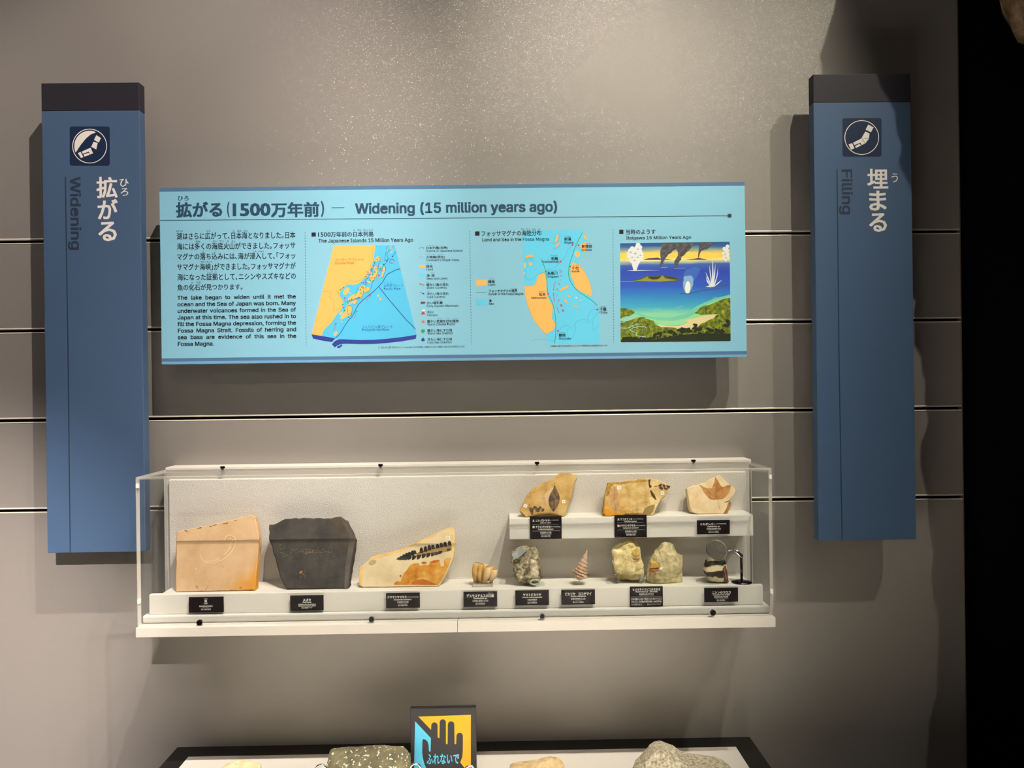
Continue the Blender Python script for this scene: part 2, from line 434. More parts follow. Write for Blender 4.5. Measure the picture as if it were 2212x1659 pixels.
# ------------------------------------------------------------------ the setting
WX0, WX1, WZ1 = -2.4, 1.0185, 3.3
GZ = [1.8245, 1.6282, 1.4316, 1.2338]
def build_wall():
    prof = [(0.0, 0.0)]
    for g in sorted(GZ):
        prof += [(0.0, g-0.0052), (0.012, g-0.0052), (0.012, g+0.0052), (0.0, g+0.0052)]
    prof += [(0.0, WZ1), (0.06, WZ1), (0.06, 0.0)]
    mb = MB(); n = len(prof); vs = [(WX0, y, z) for y, z in prof]+[(WX1, y, z) for y, z in prof]
    for i in range(n):
        j = (i+1) % n; black = prof[i][0] == 0.012 or prof[j][0] == 0.012
        mb.add([vs[i], vs[j], vs[n+j], vs[n+i]], [(0, 1, 2, 3)], 1 if black else 0)
    for x in (WX0, WX1): mb.poly([(x, y, z) for y, z in prof])
    structure(mb.build('wall_back', [M_wall, M_groove]))
    for i, g in enumerate(GZ):
        t = MB()
        for sgn, r in ((1, 0.0017), (-1, 0.0013)):
            c = g+sgn*0.0047; k = 7; arc = [(-r*0.55*math.sin(PI*a/(k-1)), c-r*math.cos(PI*a/(k-1))) for a in range(k)]+[(0.006, c+r), (0.006, c-r)]
            m_ = len(arc); vs = [(WX0, y, z) for y, z in arc]+[(WX1, y, z) for y, z in arc]
            t.add(vs, [(a, (a+1) % m_, m_+(a+1) % m_, m_+a) for a in range(m_)])
        structure(t.build('trim_%d' % (i+1), M_trim, smooth=False))
    structure(MB().box(WX1-0.0005, WX1+0.0015, -0.001, 0.06, 0, WZ1).build('trim_5', mat('edge_strip', '6e5f52', 0.6)))
    structure(MB().box(WX1+0.0016, 3.2, 0.02, 0.08, 0, WZ1).build('wall_right', M_black))
    structure(MB().box(-2.6, 3.2, -4.6, 0.1, -0.05, 0.0).build('floor', M_floor))
build_wall()

# ------------------------------------------------------------------ pylons
def pylon(kind):
    d = 0.070; th = 0.025; fr = Frame(d)
    if kind == 'widening':
        x0, z1 = fr.uv(91, 179.5); x1, _ = fr.uv(299.5, 177); x0b, z0 = fr.uv(100.5, 1195); x1b, _ = fr.uv(315, 1191)
        zt = fr.uv(200, 239)[1]
        lab = 'blue vertical sign board reading Widening at the left of the light blue panel'
    else:
        x0, z1 = fr.uv(1757, 160.5); x1, _ = fr.uv(1966, 158); x0b, z0 = fr.uv(1768, 1168); x1b, _ = fr.uv(1980, 1164)
        zt = fr.uv(1860, 221)[1]
        lab = 'blue vertical sign board reading Filling near the dark right wall'
    x0 = (x0+x0b)/2; x1 = (x1+x1b)/2
    root = thing('sign_board', ((x0+x1)/2, 0, z0), lab, 'sign', 'vertical stage sign boards')
    MB().box(x0, x1, -d, -d+th, z0, zt).build('board', M_pyl, root, bevel=0.0012)
    MB().box(x0, x1, -d, -d+th, zt, z1).build('top_band', M_navytop, root, bevel=0.0012)
    for fz in (0.2, 0.8):
        z = z0+(z1-z0)*fz
        MB().box((x0+x1)/2-0.05, (x0+x1)/2+0.05, -d+th, -0.0003, z-0.03, z+0.03).build('wall_bracket', M_tblack, root)
    if kind == 'widening':
        t = T(120, 250, 5.35)
        ic = Ink(fr, 0.0003); rr = []
        for cx, cy, a0 in ((600, 150, -90), (600, 552, 0), (190, 552, 90), (190, 150, 180)):
            rr += [(cx+26*math.cos(math.radians(a0+k*15)), cy+26*math.sin(math.radians(a0+k*15))) for k in range(7)]
        ic.shape(rr, t); icon = ic.build('icon', M_icon, root)
        g = Ink(fr, 0.0006)
        g.stroke([(395+196*math.cos(a*PI/36), 351+196*math.sin(a*PI/36)) for a in range(73)], 1.6, t)
        seg = [(395+178*math.cos(math.radians(a)), 351+178*math.sin(math.radians(a))) for a in range(-66, -206, -7)]
        g.shape([(465, 195)]+seg[1:]+[(235, 425), (290, 340), (350, 265), (410, 215)], t)
        for q in ([(472, 225), (525, 258), (500, 310), (445, 280)], [(440, 300), (487, 315), (472, 390), (413, 360)],
                  [(303, 415), (405, 370), (435, 435), (400, 448), (385, 415), (315, 440)], [(325, 448), (385, 428), (395, 452), (335, 473)],
                  [(258, 432), (290, 418), (322, 478), (295, 490)]): g.shape(q, t)
        g.build('emblem', M_wink, icon)
        k = Ink(fr)
        for ch, a, b in (('拡', (470, 707), (718, 950)), ('が', (484, 965), (720, 1195)), ('る', (493, 1225), (710, 1448))): k.text(ch, a, b, t, 0.022)
        for ch, a, b in (('ひ', (740, 730), (845, 820)), ('ろ', (750, 838), (842, 925))): k.text(ch, a, b, t, 0.01)
        k.build('lettering', M_wink, root)
        e = Ink(fr).text('Widening', (133, 705), (303, 1550), t, 0.02, rot=-90)
        e.build('english_lettering', M_dink, root)
        Ink(fr, 0.0005).stroke([(141.3, 382), (147, 760), (151.9, 1194.5)], 2.4).build('rule_line', M_wline, root)
    else:
        t = T(1600, 100, 3.607)
        ic = Ink(fr, 0.0003); rr = []
        for cx, cy, a0 in ((1080, 577, -90), (1080, 843, 0), (810, 843, 90), (810, 577, 180)):
            rr += [(cx+17*math.cos(math.radians(a0+k*15)), cy+17*math.sin(math.radians(a0+k*15))) for k in range(7)]
        ic.shape(rr, t); icon = ic.build('icon', M_icon, root)
        g = Ink(fr, 0.0006)
        g.stroke([(943+132*math.cos(a*PI/36), 711+132*math.sin(a*PI/36)) for a in range(73)], 1.6, t)
        for q in ([(993, 610), (1035, 632), (1015, 670), (973, 650)], [(972, 664), (1004, 680), (998, 722), (970, 757), (942, 770), (932, 752), (885, 770), (875, 752), (940, 718), (955, 690)],
                  [(890, 778), (926, 760), (938, 774), (898, 792)], [(840, 765), (868, 755), (886, 795), (860, 806)]): g.shape(q, t)
        g.build('emblem', M_wink, icon)
        ln = Ink(fr, 0.0008)
        for q in ([(960, 715), (998, 722)], [(945, 716), (968, 757)]): ln.stroke(q, 0.8, t)
        ln.build('emblem_seam', M_icon, icon)
        k = Ink(fr)
        for ch, a, b in (('埋', (985, 955), (1150, 1108)), ('ま', (1000, 1125), (1137, 1280)), ('る', (1000, 1300), (1140, 1445))): k.text(ch, a, b, t, 0.022)
        k.text('う', (1174, 990), (1226, 1060), t, 0.01)
        k.build('lettering', M_wink, root)
        Ink(fr).text('Filling', (762, 960), (875, 1310), t, 0.02, rot=-90).build('english_lettering', M_dink, root)
        Ink(fr, 0.0005).stroke([(1808, 365), (1812.3, 760), (1819, 1167.5)], 2.4).build('rule_line', M_wline, root)
pylon('widening'); pylon('filling')

# ------------------------------------------------------------------ the light blue information panel
def arrow(ink, pts, w, tr, head):
    ink.stroke(pts, w, tr); (x0, y0), (x1, y1) = pts[-2], pts[-1]
    dx, dy = x1-x0, y1-y0; l = math.hypot(dx, dy); dx /= l; dy /= l
    ink.shape([(x1+dx*head*0.4, y1+dy*head*0.4), (x1-dx*head-dy*head*0.55, y1-dy*head+dx*head*0.55), (x1-dx*head+dy*head*0.55, y1-dy*head-dx*head*0.55)], tr)
def wavy(p, q, amp=7, n=8):
    dx, dy = q[0]-p[0], q[1]-p[1]; l = math.hypot(dx, dy)
    return [(p[0]+dx*i/n-dy/l*amp*math.sin(2*PI*i/n), p[1]+dy*i/n+dx/l*amp*math.sin(2*PI*i/n)) for i in range(n+1)]
def info_panel():
    d = 0.062; fr = Frame(d)
    A = T(330, 380, 3.16); B = T(980, 380, 3.16); C = T(660, 480, 5.926); D = T(1010, 480, 5.925); E = T(1320, 480, 5.925)
    x0 = (fr.uv(345, 405)[0]+fr.uv(349, 785)[0])/2; x1 = (fr.uv(1608.5, 397)[0]+fr.uv(1613, 768)[0])/2
    z1 = (fr.uv(345, 405)[1]+fr.uv(1608.5, 394.5)[1])/2; z0 = (fr.uv(349, 785)[1]+fr.uv(1613, 771)[1])/2
    root = thing('information_panel', ((x0+x1)/2, 0, z0), 'long light blue information panel with text, two maps and a sea painting', 'information panel')
    MB().box(x0, x1, -d, -d+0.018, z0+0.0045, z1).build('board', M_panel, root)
    e = Ink(fr, 0.0002)
    e.poly([fr.to3(x0, z1-0.0072, 0.0003), fr.to3(x1, z1-0.0072, 0.0003), fr.to3(x1, z1, 0.0003), fr.to3(x0, z1, 0.0003)])
    e.poly([fr.to3(x0, z0+0.0045, 0.0003), fr.to3(x1, z0+0.0045, 0.0003), fr.to3(x1, z0+0.0115, 0.0003), fr.to3(x0, z0+0.0115, 0.0003)])
    e.build('edge_band', M_pedge, root)
    MB().box(x0, x1, -d-0.0005, -d+0.018, z0-0.001, z0+0.0045).build('bottom_rail', M_pedge2, root)
    for fx in (0.15, 0.5, 0.85):
        x = x0+(x1-x0)*fx
        MB().box(x-0.04, x+0.04, -d+0.018, -0.0003, (z0+z1)/2-0.06, (z0+z1)/2+0.06).build('wall_bracket', M_tblack, root)
    # title
    k = Ink(fr)
    k.text('拡がる', (157, 178), (475, 282), A, 0.035); k.text('(', (506, 175), (525, 283), A, 0.03)
    k.text('1500', (545, 187), (805, 274), A, 0.035); k.text('万年前', (806, 180), (1138, 280), A, 0.035); k.text(')', (1147, 171), (1171, 280), A, 0.03)
    k.text('ひろ', (170, 137), (246, 169), A, 0.02)
    k.build('title_lettering', M_navy, root)
    Ink(fr).stroke([(1220, 218), (1308, 216)], 1.3, A).build('title_dash', M_navy, root)
    Ink(fr).text('Widening (15 million years ago)', (766.8, 438), (1203.7, 463.5), None, 0.026).build('english_title', M_navy, root)
    r = Ink(fr)
    r.stroke([(345.6, 476.2), (1572, 466.3)], 1.3); r.shape([(1870, 260), (1896, 259), (1896, 284), (1870, 285)], B)
    r.build('title_rule', M_wline, root)
    # body text
    k = Ink(fr)
    rows = [('湖はさらに広がって､日本海となりました｡日本', 163, 388, 974, 427), ('海には多くの海底火山ができました｡フォッサ', 165, 459, 974, 497),
            ('マグナの落ち込みには､海が浸入して､｢フォッ', 165, 529, 974, 566), ('サマグナ海峡｣ができました｡フォッサマグナが', 166, 599, 976, 637),
            ('海になった証拠として､ニシンやスズキなどの', 168, 668, 977, 706), ('魚の化石が見つかります｡', 168, 740, 613, 778)]
    for s_, a, b, c, e_ in rows: k.text(s_, (a, b), (c, e_), A, 0.016)
    for s_, a, b, c, e_ in [('みずうみ', 160, 370, 206, 383), ('ひろ', 366, 370, 393, 383), ('に', 547, 368, 560, 382), ('ほん', 578, 368, 608, 382), ('かい', 621, 368, 651, 382),
                           ('おお', 293, 441, 325, 455), ('かい', 410, 440, 441, 454), ('てい', 455, 440, 485, 454), ('か', 506, 440, 520, 454), ('ざん', 537, 440, 567, 454),
                           ('お', 338, 511, 351, 525), ('こ', 418, 511, 431, 525), ('しん', 683, 508, 711, 522), ('にゅう', 722, 508, 758, 522),
                           ('かい', 328, 580, 359, 594), ('きょう', 367, 580, 404, 594), ('しょう', 372, 651, 408, 664), ('こ', 424, 651, 437, 664), ('か', 262, 722, 276, 735), ('せき', 298, 721, 326, 735)]:
        k.text(s_, (a, b), (c, e_), A, 0.01)
    k.build('japanese_lettering', M_ink, root)
    k = Ink(fr)
    en = ['The lake began to widen until it met the', 'ocean and the Sea of Japan was born. Many', 'underwater volcanoes formed in the Sea of', 'Japan at this time. The sea also rushed in to',
          'fill the Fossa Magna depression, forming the', 'Fossa Magna Strait. Fossils of herring and', 'sea bass are evidence of this sea in the', 'Fossa Magna.']
    wide = lambda st: max(v[0] for v in textmesh(st, 0.022)[0])
    sx_ = min((fr.uv(*A(977, 900))[0]-fr.uv(*A(168, 900))[0])/(0.0160*wide(st)) for st in en[:7])*0.995
    for i, s_ in enumerate(en):
        yb = 845+i*45.0; xa = 167+i*0.5
        if i < 7: k.justified(s_, xa, yb, 977+i*0.4, yb-5, 0.0160, A, 0.022, sx_)
        else: k.text(s_, (xa, yb-27), (419, yb+7), A, 0.022)
    k.build('english_lettering', M_ink, root)
    k = Ink(fr)
    for a, b in (((659, 501), (661.3, 747)), ((1014.5, 499), (1018.3, 744)), ((1324, 496), (1325.6, 740))): k.stroke([a, b], 0.9, None, dash=(3.0, 3.2))
    k.build('dashed_divider', M_wline, root)
    # headings
    k = Ink(fr)
    k.shape([(77, 132), (131, 131), (131, 184), (77, 185)], C); k.text('1500', (160, 130), (322, 186), C, 0.016); k.text('万年前の日本列島', (323, 123), (872, 186), C, 0.018)
    for s_, a, c in (('に', 615, 640), ('ほん', 668, 722), ('れっ', 742, 795), ('とう', 812, 862)): k.text(s_, (a, 90), (c, 111), C, 0.012)
    k.text('The Japanese Islands 15 Million Years Ago', (165, 214), (1378, 263), C, 0.014)
    k.build('heading_lettering', M_ink, root); k = Ink(fr)
    k.shape([(97, 118), (153, 117), (153, 172), (97, 173)], D); k.text('フォッサマグナの海陸分布', (178, 110), (947, 173), D, 0.018)
    for s_, a, c in (('かい', 682, 737), ('りく', 755, 798), ('ぶん', 823, 875), ('ぷ', 903, 930)): k.text(s_, (a, 77), (c, 99), D, 0.012)
    k.text('Land and Sea in the Fossa Magna', (187, 203), (1043, 248), D, 0.014)
    k.build('heading_lettering', M_ink, root); k = Ink(fr)
    k.shape([(104, 97), (158, 96), (158, 149), (104, 150)], E); k.text('当時のようす', (190, 92), (570, 154), E, 0.018); k.text('Itoigawa 15 Million Years Ago', (191, 180), (1025, 224), E, 0.014)
    k.build('heading_lettering', M_ink, root)

    # ---- first map: the Japanese islands
    s1 = Ink(fr, 0.0002)
    s1.shape([(360, 300), (1142, 295), (1420, 1440), (1250, 1468), (1050, 1492), (880, 1505), (700, 1508), (520, 1500), (440, 1498), (380, 1487), (230, 1460), (78, 1435)], C)
    m1 = s1.build('island_map', M_sea, root)
    s = Ink(fr, 0.0004)
    s.shape([(78, 1435), (230, 1460), (380, 1487), (340, 1533), (225, 1518), (97, 1490)], C)
    s.shape([(338, 1563), (370, 1525), (410, 1504), (440, 1498), (520, 1500), (700, 1508), (880, 1505), (1050, 1492), (1250, 1468), (1420, 1440), (1412, 1492), (1250, 1522), (1050, 1546), (880, 1558), (700, 1560), (520, 1555), (450, 1560), (405, 1578), (375, 1603)], C)
    s.shape([(405, 1612), (410, 1576), (424, 1588), (462, 1562), (473, 1583), (438, 1604), (450, 1612)], C)
    s.build('plate_edge', M_slabblue, m1)
    s = Ink(fr, 0.0004, 2)
    s.shape([(360, 300), (893, 297), (890, 330), (880, 400), (870, 470), (855, 530), (840, 580), (808, 640), (770, 690), (730, 740), (690, 778), (640, 798), (600, 800), (560, 794), (525, 808), (500, 828), (470, 865), (430, 905), (438, 945), (465, 980), (480, 1020), (478, 1080), (450, 1130), (415, 1160), (385, 1200), (340, 1272), (300, 1320), (260, 1350), (225, 1400), (210, 1456), (78, 1435)], C)
    for q in ([(885, 470), (930, 430), (945, 440), (925, 480), (880, 520)], [(920, 450), (962, 455), (955, 490), (915, 500)], [(880, 570), (915, 560), (935, 600), (925, 640), (905, 700), (880, 745), (850, 735), (870, 680), (885, 620)],
              [(865, 545), (878, 580), (860, 600), (850, 575)], [(830, 620), (850, 640), (830, 670), (800, 670)], [(770, 690), (800, 680), (790, 715), (760, 715)], [(810, 690), (860, 670), (865, 740), (830, 750)],
              [(700, 820), (725, 800), (760, 828), (800, 840), (832, 838), (818, 880), (790, 890), (740, 912), (680, 960), (600, 1000), (545, 1005), (550, 968), (620, 922), (680, 890)],
              [(690, 950), (730, 930), (720, 975), (695, 975)], [(600, 1042), (640, 1000), (672, 978), (660, 1030), (612, 1062)], [(530, 1052), (580, 1010), (650, 985), (600, 1030), (550, 1060)],
              [(515, 1085), (560, 1060), (598, 1078), (590, 1190), (555, 1190), (470, 1242), (440, 1235), (470, 1182), (520, 1130)], [(965, 545), (980, 560), (968, 590), (955, 575)], [(975, 705), (985, 600), (1005, 565), (1022, 592), (1005, 645), (985, 712)],
              [(1090, 300), (1108, 298), (1110, 385), (1095, 400), (1088, 360)], [(1115, 515), (1145, 510), (1140, 525), (1118, 525)]): s.shape(q, C)
    for cx, cy, rx, ry, ro in ((522, 884, 54, 33, -0.9), (455, 1165, 28, 13, -0.9), (385, 1425, 36, 18, -0.9), (928, 940, 11, 14, 0), (960, 986, 9, 15, 0), (575, 912, 10, 7, 0), (463, 1274, 9, 9, 0), (810, 765, 25, 12, 0.2), (1040, 360, 8, 12, 0)): s.ellipse(cx, cy, rx, ry, C, ro, 12)
    s.build('land', M_land, m1)
    s = Ink(fr, 0.0006, 2)
    s.stroke([(380, 1487), (440, 1430), (480, 1365), (520, 1295), (560, 1245), (600, 1205), (640, 1120), (680, 1050), (720, 1010), (800, 940), (870, 890), (935, 822), (985, 770), (1005, 735), (1030, 690), (1055, 660), (1080, 650), (1150, 612), (1215, 595)], 1.2, C)
    s.stroke([(935, 822), (1060, 980), (1200, 1145), (1250, 1205), (1300, 1262), (1350, 1305), (1410, 1372)], 1.2, C)
    for q, cl in (([(1045, 300), (1030, 380), (1018, 450), (1010, 500), (1035, 478), (1062, 485), (1045, 435), (1040, 410), (1060, 370), (1080, 350), (1100, 370), (1108, 300)], 0), ([(1080, 480), (1128, 472), (1140, 520), (1075, 525)], 1),
                  ([(960, 640), (985, 600), (990, 555), (1010, 560), (1030, 590), (1010, 650), (990, 712), (972, 705)], 0), ([(930, 450), (962, 460), (950, 500), (930, 560), (925, 630), (905, 700), (880, 735), (855, 760), (848, 820), (815, 880), (780, 895), (735, 908), (720, 980), (695, 975), (690, 955), (560, 1010)], 0),
                  ([(905, 470), (895, 500), (870, 560), (840, 640), (800, 700), (770, 740), (765, 800)], 0), ([(535, 1050), (580, 1012), (660, 982), (720, 950)], 0), ([(600, 1042), (620, 1062), (650, 1040), (672, 978)], 0),
                  ([(560, 1062), (530, 1090), (548, 1130), (525, 1160), (555, 1190), (580, 1150), (590, 1190), (598, 1078)], 1)): s.stroke(q, 0.7, C, cl)
    s.build('coast_line', M_line, m1)
    s = Ink(fr, 0.0006, 2)
    for q in ([(862, 300), (858, 450), (835, 560), (790, 650), (720, 735), (640, 765), (590, 748), (572, 728), (560, 760), (500, 820), (440, 870), (412, 890), (425, 930), (465, 975), (474, 1040), (462, 1095), (350, 1140), (360, 1040), (375, 1010), (330, 975), (300, 965), (330, 900), (290, 882), (215, 890)], [(130, 1215), (147, 1250), (125, 1280)], [(200, 985), (215, 1000), (190, 1010)], [(110, 1320), (138, 1350), (118, 1400), (92, 1415)]): s.stroke(q, 0.45, C)
    s.build('present_coast', M_dot, m1)
    s = Ink(fr, 0.0007)
    for p_, q in (((910, 762), (948, 672)), ((768, 1005), (835, 935)), ((505, 1047), (510, 958)), ((620, 1227), (663, 1133)), ((352, 1387), (396, 1293))): arrow(s, wavy(p_, q), 0.8, C, 20)
    arrow(s, wavy((1520, 812), (1462, 780)), 0.8, C, 16)
    s.shape([(1478, 1178), (1500, 1140), (1510, 1140), (1532, 1178)], C)
    rnd = random.Random(3)
    for i in range(22):
        t = rnd.random(); s.ellipse(700+t*210+rnd.uniform(-40, 45), 850-t*300+rnd.uniform(-40, 40), 5, 5, C, 0, 6)
    s.build('warm_current', M_red, m1)
    s = Ink(fr, 0.0007)
    for p_, q in (((1155, 376), (1108, 448)), ((1072, 455), (1034, 510)), ((1030, 528), (992, 545)), ((1470, 897), (1520, 920))): arrow(s, [p_, q], 0.9, C, 18)
    s.ellipse(1504, 1510, 24, 13, C); s.ellipse(1504, 1497, 18, 10, C); s.ellipse(1504, 1486, 10, 8, C)
    for i in range(26):
        t = rnd.random(); s.ellipse(690+t*210+rnd.uniform(-45, 45), 860-t*310+rnd.uniform(-40, 40), 6, 5, C, 0, 6)
    s.build('cold_current', M_slabblue, m1)
    s = Ink(fr, 0.0008)
    for x, y in ((920, 480), (885, 515), (870, 560), (840, 605), (925, 590), (890, 640), (860, 670), (770, 700), (880, 710), (830, 742), (870, 745), (720, 830), (700, 865), (740, 890), (710, 910), (650, 905), (590, 985), (540, 1020), (565, 1000), (475, 1055), (485, 1092), (500, 1130), (580, 1192), (552, 1215), (450, 862), (485, 835), (965, 590), (950, 610)): s.ellipse(x, y, 10, 10, C, 0, 7)
    s.ellipse(1504, 1392, 25, 21, C, 0, 14); s.shape([(1494, 1405), (1514, 1405), (1510, 1420), (1498, 1420)], C)
    s.build('warm_shellfish', M_green, m1)
    s = Ink(fr, 0.0008)
    star = [(1506+(24 if i % 2 else 15)*math.cos(i*PI/7), 1272+(24 if i % 2 else 15)*math.sin(i*PI/7)) for i in range(14)]
    s.shape(star, C)
    for x, y in ((875, 490), (905, 600), (845, 715), (745, 855), (770, 840), (640, 930), (990, 620), (965, 570), (415, 905), (470, 850)): s.ellipse(x, y, 8, 8, C, 0, 6)
    s.text('ユーラシアプレート', (378, 460), (745, 500), C, 0.01); s.text('Eurasian Plate', (378, 508), (622, 536), C, 0.01)
    s.build('orange_lettering', M_orange, m1)
    s = Ink(fr, 0.0006)
    s.text('太平洋プレート', (1000, 791), (1250, 829), C, 0.012); s.text('Pacific Plate', (1002, 838), (1216, 866), C, 0.01)
    s.text('フィリピン海プレート', (722, 1320), (1118, 1359), C, 0.012); s.text('Philippine Sea Plate', (722, 1365), (1070, 1397), C, 0.01)
    s.text('たいへいよう', (1002, 770), (1110, 781), C)
    s.build('blue_lettering', M_blueink, m1)
    # legend of the first map
    s = Ink(fr)
    for jp, a, b, c, e_, en_, a2, b2, c2, e2 in [
        ('日本列島(当時)', 1545, 312, 1820, 348, 'Outline of Japanese Islands', 1542, 355, 2015, 384), ('大陸線(現在)', 1543, 430, 1785, 467, "Continent's Shape Today", 1545, 472, 1970, 503),
        ('陸地', 1547, 548, 1627, 585, 'Land', 1547, 592, 1630, 618), ('海･湖', 1548, 665, 1650, 700, 'Seas and Lakes', 1547, 707, 1818, 733), ('暖かい海の流れ', 1548, 782, 1832, 818, 'Warm Currents', 1548, 825, 1807, 852),
        ('冷たい海の流れ', 1552, 897, 1834, 933, 'Cold Currents', 1553, 942, 1788, 969), ('古い哺乳類', 1552, 1015, 1755, 1050, 'Early Aquatic Mammals', 1553, 1058, 1957, 1090), ('火山', 1556, 1130, 1635, 1167, 'Volcano', 1555, 1175, 1690, 1203),
        ('暖かい気候を好む植物', 1558, 1250, 1960, 1285, 'Warm Climate Plants', 1558, 1293, 1913, 1320), ('暖かい海にすむ貝', 1560, 1368, 1877, 1402, 'Warm Sea Shellfish', 1560, 1408, 1888, 1435), ('冷たい海にすむ貝', 1560, 1482, 1877, 1516, 'Cold Sea Shellfish', 1560, 1525, 1870, 1550)]:
        s.text(jp, (a, b), (c, e_), C, 0.018); s.text(en_, (a2, b2), (c2, e2), C, 0.01)
    for st, a, b, c, e_ in [('に ほん れっ とう', 1550, 291, 1695, 302), ('たいりくせん', 1545, 407, 1660, 418), ('げんざい', 1690, 407, 1765, 418), ('りく ち', 1550, 528, 1612, 541), ('みずうみ', 1603, 644, 1652, 655), ('あたた', 1548, 761, 1588, 772), ('なが', 1757, 761, 1788, 772),
                            ('つめ', 1555, 877, 1588, 888), ('ほ にゅうるい', 1645, 995, 1755, 1006), ('きこう', 1692, 1228, 1752, 1238), ('この', 1803, 1228, 1835, 1238), ('しょくぶつ', 1880, 1228, 1955, 1238)]: s.text(st, (a, b), (c, e_), C)
    s.text('注　能田(1989)､鹿野･柳沢ほかをもとに､Otofuji(1985)､日本の古地理図､小林巌雄ほか(1992)､小林巌雄ほか編(1992)日本地質学会より作成', (930, 1591), (2035, 1609), C)
    lg = s.build('legend_lettering', M_ink, root)
    s = Ink(fr); s.stroke([(1450, 340), (1470, 325), (1495, 318), (1512, 325), (1508, 340)], 0.7, C); s.stroke([(1450, 450), (1470, 442), (1495, 445), (1515, 455)], 0.6, C, dash=(0.8, 0.8)); s.build('line_sample', M_wline, lg)
    s = Ink(fr); s.shape([(1450, 549), (1525, 548), (1525, 584), (1450, 585)], C); s.shape([(108, 740), (242, 738), (242, 811), (108, 813)], D); s.build('land_sample', M_land, lg)
    s = Ink(fr); s.shape([(1450, 664), (1525, 663), (1525, 699), (1450, 700)], C); s.shape([(115, 990), (247, 987), (247, 1061), (115, 1064)], D); s.build('sea_sample', M_sea2, lg)
    s = Ink(fr); s.shape([(1470, 1030), (1485, 1016), (1515, 1017), (1540, 1022), (1528, 1036), (1522, 1048), (1508, 1042), (1490, 1042), (1484, 1052), (1476, 1042)], C); s.build('mammal_sample', M_brown, lg)
    s = Ink(fr, 0.0009); s.shape([(1497, 1142), (1495, 1128), (1510, 1117), (1528, 1120), (1530, 1130), (1515, 1142)], C); s.build('plume_sample', M_white, lg)
    s = Ink(fr); s.stroke([(110, 899), (242, 896)], 0.9, D); s.build('border_sample', M_green, lg)

    # ---- second map: the Fossa Magna
    s = Ink(fr, 0.0002)
    s.shape([(708, 107), (1470, 100), (1492, 150), (1535, 225), (1530, 260), (1520, 385), (1470, 412), (1420, 500), (1432, 545), (1500, 640), (1560, 760), (1590, 880), (1592, 955), (1660, 1055), (1690, 1110), (1685, 1560), (1022, 1557), (1020, 1432), (1008, 1434), (930, 1362), (840, 1240), (770, 1070), (735, 930), (728, 812), (715, 760)], D)
    m2 = s.build('strait_map', M_sea2, root)
    L_ = [[(728, 812), (760, 812), (790, 820), (840, 808), (870, 795), (878, 770), (885, 740), (905, 680), (940, 655), (980, 645), (1000, 690), (1010, 760), (1012, 880), (1020, 940), (1060, 1030), (1088, 1055), (1090, 1120), (1078, 1210), (1088, 1258), (1122, 1283), (1125, 1340), (1100, 1378), (1008, 1434), (930, 1362), (840, 1240), (770, 1070), (735, 930)],
          [(1340, 513), (1375, 520), (1430, 542), (1500, 640), (1560, 760), (1590, 880), (1592, 957), (1520, 922), (1430, 880), (1380, 835), (1358, 760), (1320, 690), (1315, 610), (1325, 545)],
          [(1440, 290), (1480, 257), (1528, 252), (1520, 385), (1480, 380), (1452, 345)], [(1500, 150), (1535, 228), (1480, 202)], [(722, 450), (760, 425), (800, 412), (862, 428), (840, 442), (790, 446), (760, 457)],
          [(1148, 150), (1170, 155), (1150, 230), (1140, 258), (1115, 262), (1118, 235)], [(1118, 318), (1150, 275), (1190, 250), (1180, 278), (1135, 322)], [(1175, 885), (1180, 862), (1220, 835), (1290, 800), (1302, 812), (1270, 845), (1195, 884)],
          [(1270, 930), (1285, 927), (1325, 950), (1318, 962), (1280, 948)], [(1226, 980), (1245, 975), (1277, 1022), (1268, 1036), (1245, 1020)], [(1362, 1053), (1378, 1050), (1413, 1098), (1400, 1106), (1370, 1082)],
          [(722, 520), (748, 515), (736, 548), (750, 572), (742, 588), (722, 570)], [(720, 640), (738, 655), (725, 678), (718, 668)]]
    s = Ink(fr, 0.0004, 2)
    for q in L_: s.shape(q, D)
    s.ellipse(1408, 408, 32, 38, D, 0.3); s.ellipse(805, 532, 25, 21, D)
    s.build('land', M_land, m2)
    s = Ink(fr, 0.0005, 2)
    for q in L_[:11]: s.stroke(q, 0.35, D, True)
    s.ellipse(1390, 967, 12, 12, D); s.ellipse(1443, 1000, 12, 12, D)
    s.build('land_outline', M_dot, m2)
    s = Ink(fr, 0.0007); s.ellipse(1390, 967, 9, 9, D); s.ellipse(1443, 1000, 9, 9, D); s.build('islet', M_white, m2)
    s = Ink(fr, 0.0006, 2)
    s.stroke([(935, 465), (960, 515), (985, 570), (1002, 632), (1012, 690), (1018, 760), (1018, 830), (1024, 880), (1032, 920), (1060, 975), (1090, 1042), (1110, 1120), (1122, 1200), (1130, 1290), (1130, 1370), (1124, 1460), (1115, 1555)], 1.15, D)
    s.stroke([(1470, 130), (1435, 195), (1400, 270), (1365, 350), (1340, 430), (1315, 500), (1300, 570), (1292, 630), (1295, 690), (1308, 740), (1330, 785), (1360, 830), (1400, 872), (1450, 910), (1500, 940), (1590, 1000), (1660, 1062)], 1.15, D)
    s.build('fossa_border', M_green, m2)
    s = Ink(fr, 0.0006, 2)
